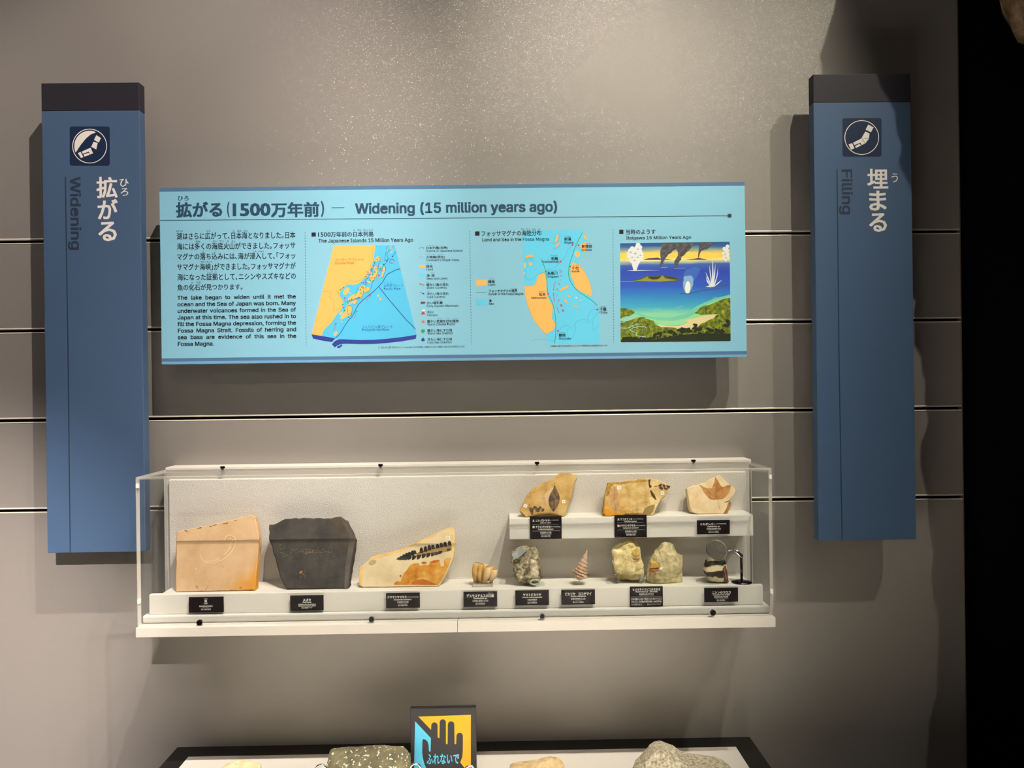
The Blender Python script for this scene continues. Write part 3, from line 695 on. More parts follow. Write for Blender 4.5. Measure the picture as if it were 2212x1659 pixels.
    for q in ([(1455, 150), (1420, 235), (1395, 262), (1342, 290), (1285, 345), (1262, 400), (1240, 455), (1190, 505), (1150, 545), (1120, 580), (1062, 594), (1030, 612), (1000, 634), (950, 650), (900, 660), (868, 692), (845, 735), (800, 742), (755, 728), (738, 690), (735, 640), (745, 590), (770, 560), (800, 510)], [(722, 498), (770, 475), (830, 458), (845, 480), (800, 500)],
              [(820, 1522), (860, 1503), (900, 1496), (960, 1502), (1020, 1502), (1070, 1512), (1110, 1522), (1130, 1480), (1150, 1440), (1158, 1390), (1195, 1360), (1210, 1335), (1262, 1316), (1312, 1332), (1308, 1358), (1282, 1360), (1275, 1420), (1290, 1470), (1300, 1517), (1340, 1480), (1370, 1410), (1392, 1380), (1368, 1330), (1385, 1280), (1420, 1252), (1520, 1246), (1545, 1302), (1568, 1264), (1532, 1230), (1545, 1190), (1570, 1140), (1610, 1112), (1662, 1118)],
              [(1670, 1148), (1610, 1230), (1590, 1245), (1608, 1300), (1590, 1370), (1620, 1392), (1640, 1350), (1680, 1312)], [(1130, 150), (1185, 148), (1150, 262), (1092, 285), (1100, 235), (1130, 180)], [(1200, 240), (1150, 330), (1090, 350), (1120, 320)]): s.stroke(q, 0.45, D, dash=(1.0, 0.8))
    s.build('coast_line', M_line, m2)
    s = Ink(fr, 0.0008)
    for x, y in ((1342, 290), (1420, 294), (1190, 504), (1313, 565), (1002, 632), (1032, 918), (1662, 1118), (1158, 1390)): s.ellipse(x, y, 11, 11, D, 0, 12)
    for ch, x, y in (('フ', 1190, 632), ('ォ', 1197, 690), ('ッ', 1193, 743), ('サ', 1172, 795), ('マ', 1145, 865), ('グ', 1142, 937), ('ナ', 1168, 1000), ('海', 1198, 1065), ('峡', 1222, 1130)):
        r_ = 11 if ch in 'ォッ' else 17; s.text(ch, (x-r_, y-r_), (x+r_, y+r_), D, 0.01)
    path = [(1120, 772), (1106, 810), (1101, 850), (1101, 890), (1101, 930), (1105, 970), (1113, 1010), (1125, 1048), (1142, 1090), (1158, 1128), (1172, 1160)]
    st = 'Fossa Magna Strait'
    for i, ch in enumerate(st):
        if ch == ' ': continue
        t = i/(len(st)-1)*(len(path)-1); j = min(int(t), len(path)-2); f_ = t-j
        x = path[j][0]*(1-f_)+path[j+1][0]*f_; y = path[j][1]*(1-f_)+path[j+1][1]*f_
        hw = 11 if ch in 'FMS' else 8; hl = 5 if ch in 'it' else 9
        s.text(ch, (x-hw, y-hl), (x+hw, y+hl), D, 0.0, rot=-90)
    s.build('red_lettering', M_red, m2)
    PL = [('新潟', 1238, 195, 1325, 237, 'Niigata', 1238, 246, 1355, 280, 'にいがた', 1238, 177, 1322, 189), ('新発田', 1460, 288, 1590, 330, 'Shibata', 1460, 340, 1587, 367, 'しばた', 1468, 270, 1580, 281),
          ('柏崎', 1070, 445, 1157, 487, 'Kashiwazaki', 958, 492, 1170, 518, 'かしわざき', 1065, 420, 1153, 432), ('小出', 1335, 560, 1422, 605, 'Koide', 1335, 614, 1432, 641, 'こいで', 1345, 546, 1420, 557),
          ('糸魚川', 1020, 632, 1152, 675, 'Itoigawa', 1020, 683, 1165, 715, 'いといがわ', 1022, 618, 1145, 629), ('松本', 915, 905, 998, 945, 'Matsumoto', 818, 954, 1010, 981, 'まつもと', 915, 884, 995, 896),
          ('千葉', 1690, 1092, 1777, 1135, 'Chiba', 1690, 1142, 1788, 1169, 'ちば', 1702, 1074, 1765, 1086), ('静岡', 1168, 1425, 1253, 1467, 'Shizuoka', 1168, 1474, 1320, 1500, 'しずおか', 1168, 1405, 1250, 1417),
          ('陸地', 268, 742, 348, 780, 'Land', 268, 787, 352, 813, 'りく ち', 275, 720, 340, 733), ('フォッサマグナの境界', 272, 862, 637, 897, 'Border of the Fossa Magna', 270, 906, 712, 937, 'きょうかい', 560, 842, 640, 853), ('海', 273, 988, 308, 1022, 'Sea', 272, 1030, 335, 1057, '', 0, 0, 0, 0)]
    for n_, (jp, a, b, c, e_, en_, a2, b2, c2, e2, rb, a3, b3, c3, e3) in enumerate(PL):
        s = Ink(fr, 0.0009); s.text(jp, (a, b), (c, e_), D, 0.018); s.text(en_, (a2, b2), (c2, e2), D, 0.01)
        if rb: s.text(rb, (a3, b3), (c3, e3), D)
        s.build('place_name' if n_ < 8 else 'legend_lettering', M_ink, m2)
    s = Ink(fr, 0.0009); s.text('小林巌雄ほか編(1992)日本地質学会､フォッサマグナ地質研究会(1991)地質団体研究会より作成', (1060, 1574), (1788, 1591), D)
    s.build('source_note', M_ink, m2)

    # ---- painting of the ancient sea
    m = bpy.data.materials.new('painted_sky_and_sea'); m.use_nodes = True; nt = m.node_tree; b = nt.nodes['Principled BSDF']; b.inputs['Roughness'].default_value = 0.5
    tc = nt.nodes.new('ShaderNodeTexCoord'); sp = nt.nodes.new('ShaderNodeSeparateXYZ'); nt.links.new(tc.outputs['Generated'], sp.inputs[0])
    nz = nt.nodes.new('ShaderNodeTexNoise'); mp = nt.nodes.new('ShaderNodeMapping'); mp.inputs['Scale'].default_value = (2.5, 1, 34); nz.inputs['Scale'].default_value = 1.6; nz.inputs['Detail'].default_value = 4
    nt.links.new(tc.outputs['Generated'], mp.inputs[0]); nt.links.new(mp.outputs[0], nz.inputs['Vector'])
    ma = nt.nodes.new('ShaderNodeMath'); ma.operation = 'MULTIPLY_ADD'; ma.inputs[1].default_value = 0.045; nt.links.new(nz.outputs['Fac'], ma.inputs[0]); nt.links.new(sp.outputs[2], ma.inputs[2])
    r = ramp(nt, [(0.30, '86d2a4'), (0.37, '3fa7c0'), (0.47, '2f86c4'), (0.58, '2c57bd'), (0.74, '2a45ac'), (0.80, '3a5fae'), (0.826, '9fb7a0'), (0.850, 'f2dfa0'), (0.862, 'ffd24a'), (0.91, 'f5cf5c'), (0.945, '8fa58a'), (0.985, '2a5d9a'), (1.0, '20508c')])
    r.color_ramp.interpolation = 'LINEAR'
    nt.links.new(ma.outputs[0], r.inputs['Fac']); nt.links.new(r.outputs[0], b.inputs['Base Color'])
    s = Ink(fr, 0.0002); s.shape([(115, 270), (1517, 250), (1530, 1520), (123, 1538)], E); pic = s.build('sea_painting', m, root)
    def lay(name, h, m_, shapes, ells=()):
        k = Ink(fr, h, 0 if name == 'splash' else 2)
        for q in shapes: k.shape(q, E)
        for q in ells: k.ellipse(*q[:4], E, q[4] if len(q) > 4 else 0.0, 9)
        return k.build(name, m_, pic)
    pm = lambda n, c: mat('paint_'+n, c, 0.55)
    lay('distant_island', 0.00025, pm('dusk', '4a3a58'), [[(410, 482), (450, 470), (480, 460), (540, 458), (600, 452), (640, 468), (700, 472), (800, 482)], [(940, 481), (1060, 470), (1120, 453), (1160, 465), (1240, 481)], [(116, 491), (170, 485), (210, 487)]])
    lay('shallow_water', 0.00025, pm('teal', '6fc6a6'), [[(290, 1150), (480, 1205), (750, 1222), (950, 1175), (1090, 1075), (1300, 985), (1524, 925), (1526, 985), (1300, 1035), (1150, 1095), (1060, 1165), (1200, 1190), (1300, 1190), (1000, 1300), (840, 1330), (580, 1315), (540, 1270), (430, 1225)]])
    lay('pale_shallow', 0.0003, pm('pale_green', '93d79b'), [[(400, 1215), (600, 1255), (800, 1262), (980, 1225), (1090, 1165), (1200, 1190), (1000, 1265), (1000, 1285), (840, 1318), (620, 1312), (545, 1270)], [(1160, 1085), (1330, 1012), (1525, 950), (1526, 972), (1330, 1030), (1170, 1095)]])
    lay('beach', 0.00035, pm('sand', 'dccf98'), [[(570, 1308), (700, 1322), (860, 1328), (960, 1296), (1000, 1278), (945, 1252), (1030, 1240), (1110, 1215), (1250, 1182), (1365, 1178), (1300, 1240), (1160, 1310), (1050, 1370), (860, 1375), (640, 1345)]])
    G1 = [[(1060, 1163), (1100, 1145), (1112, 1120), (1150, 1090), (1185, 1068), (1240, 1062), (1300, 1040), (1340, 1022), (1390, 1000), (1450, 978), (1525, 963), (1528, 1205), (1360, 1178), (1250, 1182), (1150, 1185), (1090, 1170)],
          [(1528, 1150), (1340, 1190), (1320, 1230), (1250, 1252), (1200, 1285), (1160, 1292), (1100, 1350), (1050, 1378), (900, 1390), (860, 1530), (1530, 1521)],
          [(120, 1100), (170, 1098), (220, 1110), (262, 1122), (298, 1140), (300, 1165), (270, 1182), (240, 1200), (120, 1240)], [(320, 1222), (390, 1212), (435, 1215), (440, 1232), (500, 1250), (552, 1262), (545, 1280), (575, 1312), (640, 1345), (760, 1345), (830, 1352), (870, 1380), (930, 1420), (900, 1530), (123, 1538), (121, 1262), (200, 1270)]]
    lay('green_shore', 0.0004, rockmat('paint_foliage', [(0.36, '3d4a1a'), (0.5, '66751f'), (0.62, '8f9a2c'), (0.72, 'b3b838')], scale=130, bump=0.0, rough=0.6), G1)
    k = Ink(fr, 0.00045, 2)
    for q in ([(121, 1245), (160, 1215), (215, 1205), (240, 1225), (200, 1245), (165, 1240)], [(121, 1285), (180, 1270), (240, 1250), (290, 1235), (340, 1212)], [(240, 1225), (280, 1238)], [(121, 1352), (190, 1358), (250, 1345), (300, 1318), (335, 1296), (350, 1310)], [(262, 1312), (290, 1345), (330, 1350), (350, 1325), (400, 1345), (420, 1325), (455, 1358)], [(290, 1345), (242, 1378), (262, 1395), (315, 1408), (330, 1420), (312, 1445), (360, 1458), (445, 1468)]): k.stroke(q, 1.3, E)
    k.build('river', pm('river', '9fc7d4'), pic)
    tr = []; rnd = random.Random(5)
    for i in range(150):
        x = rnd.uniform(540, 1525) if i < 115 else rnd.uniform(130, 540)
        top = 1490-(60+90*math.sin((x-540)/985*PI*0.9) if x > 540 else 10)
        y = rnd.uniform(top, 1500); tr.append((x, y, rnd.uniform(14, 30), rnd.uniform(10, 22)))
    for cx, cy in ((1075, 1325), (1080, 1360), (900, 1370), (905, 1400), (1500, 1290), (1480, 1320), (1495, 1270), (980, 1370), (1390, 1400), (1260, 1390)): tr += [(cx+rnd.uniform(-25, 25), cy+rnd.uniform(-15, 15), 22, 14) for _ in range(5)]
    tr = [q for q in tr if q[1]+q[3] < 1515 and q[0]-q[2] > 125 and q[0]+q[2] < 1524]
    lay('dark_tree', 0.0005, pm('dark_tree', '232c17'), [[(560, 1500), (900, 1440), (1200, 1420), (1528, 1425), (1529, 1520), (123, 1537), (123, 1505)]], tr)
    lay('island', 0.0003, pm('island', '4f5526'), [[(270, 750), (330, 738), (380, 720), (440, 690), (490, 680), (520, 690), (600, 690), (660, 672), (720, 690), (800, 700), (870, 728), (890, 745), (780, 760), (620, 768), (400, 760)]])
    lay('island_light', 0.0004, pm('island_light', '8d9134'), [[(290, 750), (380, 735), (450, 700), (480, 690), (470, 720), (560, 735), (640, 690), (665, 680), (690, 720), (790, 735), (850, 742), (620, 762), (420, 756)]])
    lay('island_shade', 0.00045, pm('island_shade', '33371f'), [[(480, 692), (520, 700), (590, 700), (650, 690), (600, 730), (520, 735)], [(670, 680), (720, 695), (800, 706), (850, 728), (760, 722)]])
    lay('smoke', 0.0004, pm('smoke', '4c4c50'), [[(650, 263), (1080, 258), (1030, 320), (1010, 350), (960, 390), (940, 420), (900, 440), (890, 485), (870, 510), (850, 560), (835, 580), (812, 585), (808, 500), (850, 440), (860, 400), (842, 350), (810, 340), (770, 370), (740, 400), (720, 435), (690, 470), (668, 510), (650, 550), (635, 575), (625, 560), (640, 480), (628, 420), (632, 350), (660, 320)],
                                                       [(1130, 257), (1330, 254), (1280, 300), (1235, 345), (1180, 355), (1148, 372), (1130, 420), (1126, 455), (1110, 450), (1118, 380), (1125, 330)]])
    rs = random.Random(8); puffs = []
    for (ax_, ay_), (bx_, by_), w0, w1 in (((650, 560), (690, 300), 10, 40), ((700, 420), (790, 330), 22, 34), ((830, 560), (900, 400), 10, 36), ((900, 400), (990, 300), 34, 40), ((660, 300), (1030, 285), 30, 30), ((1120, 440), (1140, 330), 7, 14), ((1150, 330), (1270, 275), 18, 22)):
        for i in range(9):
            t = i/8; r_ = w0+(w1-w0)*t; puffs.append((ax_+(bx_-ax_)*t+rs.uniform(-8, 8), max(262+r_*0.8, ay_+(by_-ay_)*t+rs.uniform(-8, 8)), r_*rs.uniform(0.8, 1.05), r_*0.8))
    lay('smoke_billow', 0.00045, pm('smoke_light', '5a5a5e'), [], puffs[::2]); lay('smoke_fold', 0.0007, pm('smoke_dark', '434348'), [], [(x+6, y+7, a*0.7, b*0.6) for x, y, a, b in puffs[1::2]])
    pl = [(x, y, r_, r_*0.95) for x, y, r_ in ((345, 290, 32), (370, 320, 30), (330, 330, 35), (270, 335, 30), (250, 365, 34), (300, 370, 42), (360, 370, 40), (385, 405, 32), (230, 400, 32), (270, 410, 42), (330, 420, 45), (390, 440, 30), (225, 440, 26), (260, 455, 36), (310, 465, 40), (360, 470, 36), (265, 500, 26), (300, 515, 34), (345, 510, 26))]
    pr = [(x, y, r_, r_) for x, y, r_ in ((1490, 310, 26), (1450, 340, 26), (1480, 360, 32), (1440, 400, 24), (1480, 410, 32), (1450, 450, 28), (1485, 450, 26), (1465, 480, 20))]
    lay('steam_plume', 0.0004, pm('steam', 'dfe4e2'), [[(260, 520), (360, 520), (325, 615), (285, 612)], [(200, 620), (290, 612), (640, 615), (300, 624)]], pl)
    lay('steam_plume', 0.0004, pm('steam', 'dfe4e2'), [[(1440, 470), (1490, 470), (1468, 512)]], pr)
    lay('steam_shadow', 0.0008, pm('steam_shadow', 'a9b4bc'), [], [(250, 385, 16, 10), (310, 400, 20, 12), (270, 450, 18, 9), (340, 450, 16, 10), (300, 490, 16, 10), (375, 425, 12, 10), (1460, 410, 12, 10), (1470, 455, 12, 8), (345, 345, 14, 10)])
    lay('mist', 0.0004, pm('mist', '3a66bb'), [[(935, 640), (990, 600), (1080, 565), (1150, 600), (1110, 680), (1060, 750), (1040, 810), (950, 800), (925, 730)]], [(1060, 620, 50, 40), (990, 640, 50, 45), (960, 700, 40, 40), (1030, 690, 45, 50)])
    lay('steam_jet', 0.0005, pm('jet', '7fa9d4'), [[(955, 910), (925, 850), (920, 760), (960, 690), (1010, 680), (1055, 720), (1045, 820), (1000, 912)]], [(960, 720, 36, 34), (1010, 720, 40, 40), (950, 790, 32, 40), (1020, 790, 34, 40)])
    lay('steam_core', 0.0006, pm('core', 'e6efe6'), [[(955, 910), (945, 850), (955, 780), (985, 745), (1015, 790), (1015, 850), (998, 912)]])
    lay('splash', 0.0005, pm('splash', 'dbe6ee'), [[(1285, 815), (1294, 640), (1300, 440), (1310, 640), (1318, 815)], [(1300, 810), (1320, 640), (1335, 530), (1333, 650), (1315, 810)], [(1282, 812), (1262, 640), (1258, 545), (1275, 650), (1298, 810)], [(1310, 812), (1350, 690), (1370, 570), (1362, 690), (1325, 815)], [(1275, 815), (1235, 720), (1208, 635), (1250, 720), (1290, 812)], [(1318, 818), (1370, 770), (1425, 735), (1375, 785), (1322, 825)], [(1205, 826), (1290, 800), (1330, 822), (1280, 832)], [(1265, 815), (1225, 760), (1215, 695), (1250, 770), (1280, 815)]])
    k = Ink(fr, 0.0004)
    for q in ([(125, 762), (300, 758)], [(830, 1090), (920, 1078)], [(550, 1110), (650, 1112)], [(1300, 970), (1360, 962)], [(810, 592), (950, 588)], [(640, 580), (720, 575)]): k.stroke(q, 0.7, E)
    k.build('wave_crest', pm('crest', '9cc0e0'), pic)
    k = Ink(fr, 0.0003); k.stroke([(880, 912), (1000, 912), (1200, 870), (1400, 850)], 2.0, E); k.stroke([(1200, 828), (1350, 822), (1515, 805)], 2.0, E); k.build('reef_shadow', pm('reef', '44557e'), pic)
info_panel()

# ------------------------------------------------------------------ the wall case
D_FRAME, D_CLOTH, D_LEDGE, D_STEP, D_PLINTH, D_ACR, D_BASE = 0.047, 0.055, 0.115, 0.152, 0.160, 0.1725, 0.185
def span(d, l, r):
    f = Frame(d); a = f.uv(*l); b = f.uv(*r); return a[0], b[0], (a[1]+b[1])/2
bx0, bx1, bz1 = span(D_BASE, (292.7, 1359.6), (1675.7, 1331)); bz0 = span(D_BASE, (292.7, 1380.2), (1675.7, 1352.5))[2]
px0, px1, pz1 = span(D_PLINTH, (306, 1332.5), (1664, 1307)); pz0 = bz1+0.0005
sx0, sx1, sz1 = span(D_STEP, (321.7, 1287.5), (1648, 1261)); sz0 = pz1+0.0002
ax0, ax1, az1 = span(D_ACR, (293, 1033.5), (1667, 1009))
fx0, fx1, fz1 = span(D_FRAME, (357, 1011.5), (1622.5, 990.5))
cx0, cx1, cz1 = span(D_CLOTH, (364, 1039.5), (1612, 1015.5))
lx0, lx1, lz1 = span(D_LEDGE, (1100, 1119.5), (1627, 1112.5)); lz0 = span(D_LEDGE, (1101, 1166), (1627.5, 1157.5))[2]
def display_case():
    root = thing('display_case', ((bx0+bx1)/2, 0, bz0), 'white wall case with clear acrylic cover holding two rows of fossils', 'display case')
    seam = Frame(D_BASE).uv(988, 1356)[0]
    MB().box(bx0, seam-0.0004, -D_BASE, -0.0005, bz0, bz1).build('base_board', M_board, root, bevel=0.0012)
    MB().box(seam+0.0004, bx1, -D_BASE, -0.0005, bz0, bz1).build('base_board', M_board, root, bevel=0.0012)
    MB().box(px0, px1, -D_PLINTH, -D_FRAME, pz0, pz1).build('cloth_plinth', M_cloth2, root, smooth=False, bevel=0.004, seg=3)
    MB().box(fx0, fx1, -D_FRAME, -0.0005, bz1, fz1).build('back_frame', M_board, root, bevel=0.001)
    MB().box(cx0, cx1, -D_CLOTH, -D_FRAME+0.0005, pz1, cz1).build('cloth_backing', M_cloth, root, bevel=0.002)
    st = MB(); st.box(sx0, sx1, -D_STEP, -D_STEP+0.012, sz0, sz1)
    step = st.build('step_shelf', M_shelf, root, bevel=0.0012)
    MB().box(sx0+0.022, sx1-0.018, -D_STEP+0.0121, -D_CLOTH-0.0003, sz0, sz1-0.0003).build('step_top', M_shelf, step)
    MB().box(lx0, lx1, -D_LEDGE, -D_CLOTH-0.0003, lz0, lz1).build('upper_ledge', M_shelf, root, bevel=0.0012)
    # acrylic cover: front, top and two side sheets; sheet faces are clear, light caught in the sawn edges is put in as a pale colour
    t = 0.005; y0, y1 = -D_ACR, -D_FRAME; z0, z1 = bz1+0.0004, az1
    def sheet(name, a, b, c, d_, e, f, thin):
        m = MB(); m.box(a, b, c, d_, e, f)
        m.mi = [0 if ((i in (0, 1)) and thin == 'x') or ((i in (2, 3)) and thin == 'y') or ((i in (4, 5)) and thin == 'z') else 1 for i in range(6)]
        m.mi = {'x': [0, 0, 1, 1, 1, 1], 'y': [1, 1, 0, 0, 1, 1], 'z': [1, 1, 1, 1, 0, 0]}[thin]
        return m
    o = sheet('f', ax0, ax1, y0, y0+t, z0, z1, 'y').build('front_sheet', [M_clear, M_edge], root)
    sheet('t', ax0, ax1, y0+t+0.0002, y1, z1-t, z1, 'z').build('top_sheet', [M_clear, M_edge], root)
    for x in (ax0, ax1-t): sheet('s', x, x+t, y0+t+0.0002, y1, z0, z1-t-0.0002, 'x').build('side_sheet', [M_clear, M_edge], root)
    for x in (ax0+0.0002, ax1-t+0.0002):
        for py in (1048, 1273):
            zc = Frame(D_ACR).uv(980, py+(16 if py > 1200 else -8))[1]
            MB().box(x, x+t-0.0004, y0-0.0006, y0+t, zc-0.004, zc+0.004).build('corner_clip', M_clip, root)
    for px, py in ((481, 1013), (822, 1006), (1160, 997), (1498, 994)):
        q = Frame(0.060).p(px, py); zb = az1+0.0002; m = MB()
        m.tube([(q.x, q.y, zb), (q.x, q.y, zb+0.003)], 0.0032, 14)
        b = m.build('top_bolt', M_chrome, root, smooth=False)
        MB().tube([(q.x, q.y, zb+0.003), (q.x, q.y, zb+0.004), (q.x, q.y, zb+0.0075)], [0.0046, 0.0052, 0.0048], 16).build('bolt_cap', M_gunmetal, b)
    for px, py in ((434, 1343), (804, 1335.5), (1171, 1329), (1538, 1321.5)):
        q = Frame(D_ACR).p(px, py)
        b = MB().tube([(q.x, -D_ACR-0.0001, q.z), (q.x, -D_ACR-0.005, q.z), (q.x, -D_ACR-0.0075, q.z)], [0.0050, 0.0062, 0.0060], 24).build('front_bolt', M_chrome, root)
        MB().tube([(q.x, -D_ACR-0.0076, q.z), (q.x, -D_ACR-0.0082, q.z)], 0.0046, 24).build('bolt_cap', M_cap, b)
display_case()

# ------------------------------------------------------------------ name plates
def plates():
    G = 'black specimen name plates'
    k1 = T(380, 1260, 6.9125); k2 = T(800, 1260, 6.9125); k3 = T(1090, 1255, 10.055); k4 = T(1340, 1255, 7.9); k5 = T(1120, 1100, 7.373); k6 = T(1460, 1010, 11.06)
    MUR = [('新潟県村上市雷', 0), ('Murakami, Niigata', 1)]
    data = [
     (k1, (192, 209), (712, 430), D_STEP, 'Fish, below the tan fish slab', [('さかな', 415, 224, 475, 240), ('魚', 425, 245, 468, 286, .03), ('Fish', 420, 293, 473, 312, .02), ('新潟県佐渡市相川', 347, 331, 548, 355), ('Sado, Niigata', 400, 359, 498, 369, 'g'), ('協力/亀井幸彦', 375, 377, 523, 400)]),
     (k1, (1705, 185), (2205, 403), D_STEP, 'スズキ, below the dark grey slab', [('スズキ', 1897, 228, 2020, 265, .03), ('Perciformes', 1895, 272, 2022, 290, .02), ('新潟県糸魚川市木地屋川', 1827, 306, 2090, 328), ('Kijiyagawa, Itoigawa, Niigata', 1830, 333, 2090, 346), ('協力:奥田アヤ子', 1877, 352, 2040, 375)]),
     (k2, (232, 150), (740, 365), D_STEP, 'ナウマンヤマモモ, below the slanted fern slab', [('ナウマンヤマモモ', 253, 189, 543, 223, .03), ('(ヤマモモのなかま)', 553, 197, 720, 216, .01), ('Comptonia naumanni', 350, 233, 615, 257, 'i'), ('新潟県村上市雷', 400, 267, 570, 292), ('Murakami, Niigata', 420, 297, 550, 308, 'g'), ('協力/亀井幸彦', 413, 315, 557, 339)]),
     (k2, (1390, 129), (1895, 346), D_STEP, 'デスモスチルスの臼歯, below the tooth cluster', [('きゅう し', 1757, 138, 1835, 155), ('デスモスチルスの臼歯', 1437, 165, 1845, 208, .025), ('Desmostylus sp.', 1540, 214, 1745, 238, 'i'), ('北海道久遠郡せたな町', 1523, 250, 1762, 275), ('Setana, Hokkaido', 1585, 279, 1705, 289, 'g'), ('協力/天野和孝', 1570, 295, 1715, 320)]),
     (k3, (232, 212), (965, 522), D_STEP, 'ヤマトビカリヤ, below the grey shell rock', [('ヤマトビカリヤ', 400, 270, 795, 327, .03), ('Vicarya callosa japonica', 385, 342, 815, 370, 'i'), ('京都府舞鶴市', 495, 390, 707, 425), ('Maizuru, Kyoto', 525, 431, 680, 446, 'g'), ('協力/天野和孝', 497, 455, 705, 491)]),
     (k3, (1230, 200), (1965, 506), D_STEP, 'ビカリヤ ヨコヤマイ, below the spiral shell', [('ビカリヤ　ヨコヤマイ', 1315, 250, 1885, 310, .03), ('Vicarya Yokoyamai', 1435, 320, 1770, 350, 'i'), ('滋賀県甲賀市土山町', 1440, 372, 1757, 408), ('Koga, Shiga', 1540, 413, 1665, 430, 'g'), ('協力/大八木和久', 1480, 440, 1720, 475)]),
     (k4, (165, 100), (728, 430), D_STEP, 'with several lines of text, below the two yellow rocks', [('ヒメオキナエビスのなかま', 212, 125, 682, 163, .025), ('Perotrochus sp.  (slit snail)', 258, 171, 635, 198, 'i'), ('新潟県糸魚川市今井', 323, 209, 570, 237), ('Imai, Itoigawa, Niigata', 330, 244, 570, 259, 'g'), ('日本海側から初めて発見されたオキナエビス', 190, 293, 703, 325), ('のなかま｡今井層(中新世中期､1,400万年前)', 190, 338, 703, 370), ('から発見された｡', 190, 387, 380, 415), ('協力:ヒサ･エンタープライズ', 460, 388, 690, 408)], [(190, 273, 700, 270)]),
     (k4, (1433, 122), (2010, 354), D_STEP, 'ニシンのウロコ, below the striped stone and magnifier', [('ニシンのウロコ', 1563, 174, 1882, 214, .025), ('Clupeidae (fish scale)', 1580, 223, 1865, 250, .01), ('新潟県糸魚川市別所', 1603, 259, 1843, 286), ('Bessho, Itoigawa, Niigata', 1620, 293, 1825, 306, 'g'), ('協力:松岡勝一', 1645, 316, 1805, 342)]),
     (k5, (182, 118), (690, 470), D_LEDGE, 'with A and B lines, below the brown leaf slab', [('A', 222, 165, 255, 202, .03), ('ニレバケヤキ', 272, 162, 497, 199, .03), ('(ニレのなかま)', 503, 166, 638, 186, .01), ('Zelkova ungeri', 345, 206, 518, 229, 'i'), ('B', 225, 265, 257, 302, .03), ('ナウマンヤマモモ', 272, 263, 510, 299, .03), ('(ヤマモモのなかま)', 515, 270, 667, 291, .01), ('Comptonia naumanni', 312, 309, 557, 330, 'i'), ('新潟県村上市雷', 347, 360, 523, 387), ('Murakami, Niigata', 348, 392, 522, 409, 'g'), ('協力/亀井幸彦', 362, 414, 510, 440)], [(222, 243, 640, 238), (222, 348, 660, 342)]),
     (k5, (1530, 97), (2045, 446), D_LEDGE, 'with A and B lines, below the split yellow slab', [('A', 1575, 143, 1610, 180, .03), ('ウゴタブノキ', 1620, 140, 1812, 176, .03), ('(クスノキのなかま)', 1825, 146, 1983, 166, .01), ('Machilus ugoana', 1687, 182, 1882, 207, 'i'), ('B', 1577, 247, 1610, 281, .03), ('ナウマンヤマモモ', 1620, 243, 1860, 279, .03), ('(ヤマモモのなかま)', 1867, 250, 2020, 271, .01), ('Comptonia naumanni', 1665, 288, 1912, 310, 'i'), ('新潟県村上市雷', 1700, 340, 1880, 367), ('Murakami, Niigata', 1703, 371, 1877, 389, 'g'), ('協力/亀井幸彦', 1717, 393, 1865, 419)], [(1575, 218, 1995, 213), (1575, 330, 2010, 324)]),
     (k6, (505, 1262), (1290, 1586), D_LEDGE, 'リキダンバー, below the pale maple leaf slab', [('リキダンバー', 585, 1325, 950, 1379, .025), ('(フウのなかま)', 975, 1329, 1200, 1361, .01), ('Liquidambar sp.', 750, 1391, 1055, 1426, 'i'), ('長崎県壱岐郡芦辺町', 735, 1446, 1073, 1480), ('Ashibe-cho, Nagasaki', 790, 1490, 1020, 1505, 'g'), ('協力/大八木和久', 780, 1521, 1030, 1556)]),
    ]
    for row in data:
        tr, tl, br, dd, name, lines = row[:6]; tall = dd == D_LEDGE and tr is k5 or tr is k4 and tl[0] == 165
        d = dd+(0.0035 if tall else 0.0065); fr = Frame(d)
        u0, v1 = fr.uv(*tr(*tl)); u1, v0 = fr.uv(*tr(*br))
        root = thing('name_plate', ((u0+u1)/2, -dd, v0), 'small black name plate '+(('reading ' if not name.startswith('with') else '')+name), 'label', G)
        MB().box(u0, u1, -d, -d+0.002, v0, v1).build('plate', M_plate, root)
        if d-dd > 0.004: MB().box(u0+0.006, u1-0.006, -d+0.002, -dd-0.0001, v0+0.006, v1-0.006).build('mount', M_clip, root)
        else: MB().box(u0+0.006, u1-0.006, -d+0.002, -dd-0.0001, v0+0.006, v1-0.010).build('mount', M_plate, root)
        k = Ink(fr, 0.0002); g = Ink(fr, 0.0002)
        for q in lines:
            st, a, b, c, e = q[:5]; op = q[5] if len(q) > 5 else 0.01
            if op == 'i': k.text(st, (a, b), (c, e), tr, 0.02, shear=0.25)
            elif op == 'g': g.text(st, (a, b), (c, e), tr, 0)
            else: k.text(st, (a, b), (c, e), tr, op)
        if len(row) > 6:
            for a, b, c, e in row[6]: g.stroke([(a, b), (c, e)], 0.5, tr)
        k.build('lettering', M_plink, root)
        if g.v: g.build('fine_lettering', M_plgrey, root)
plates()

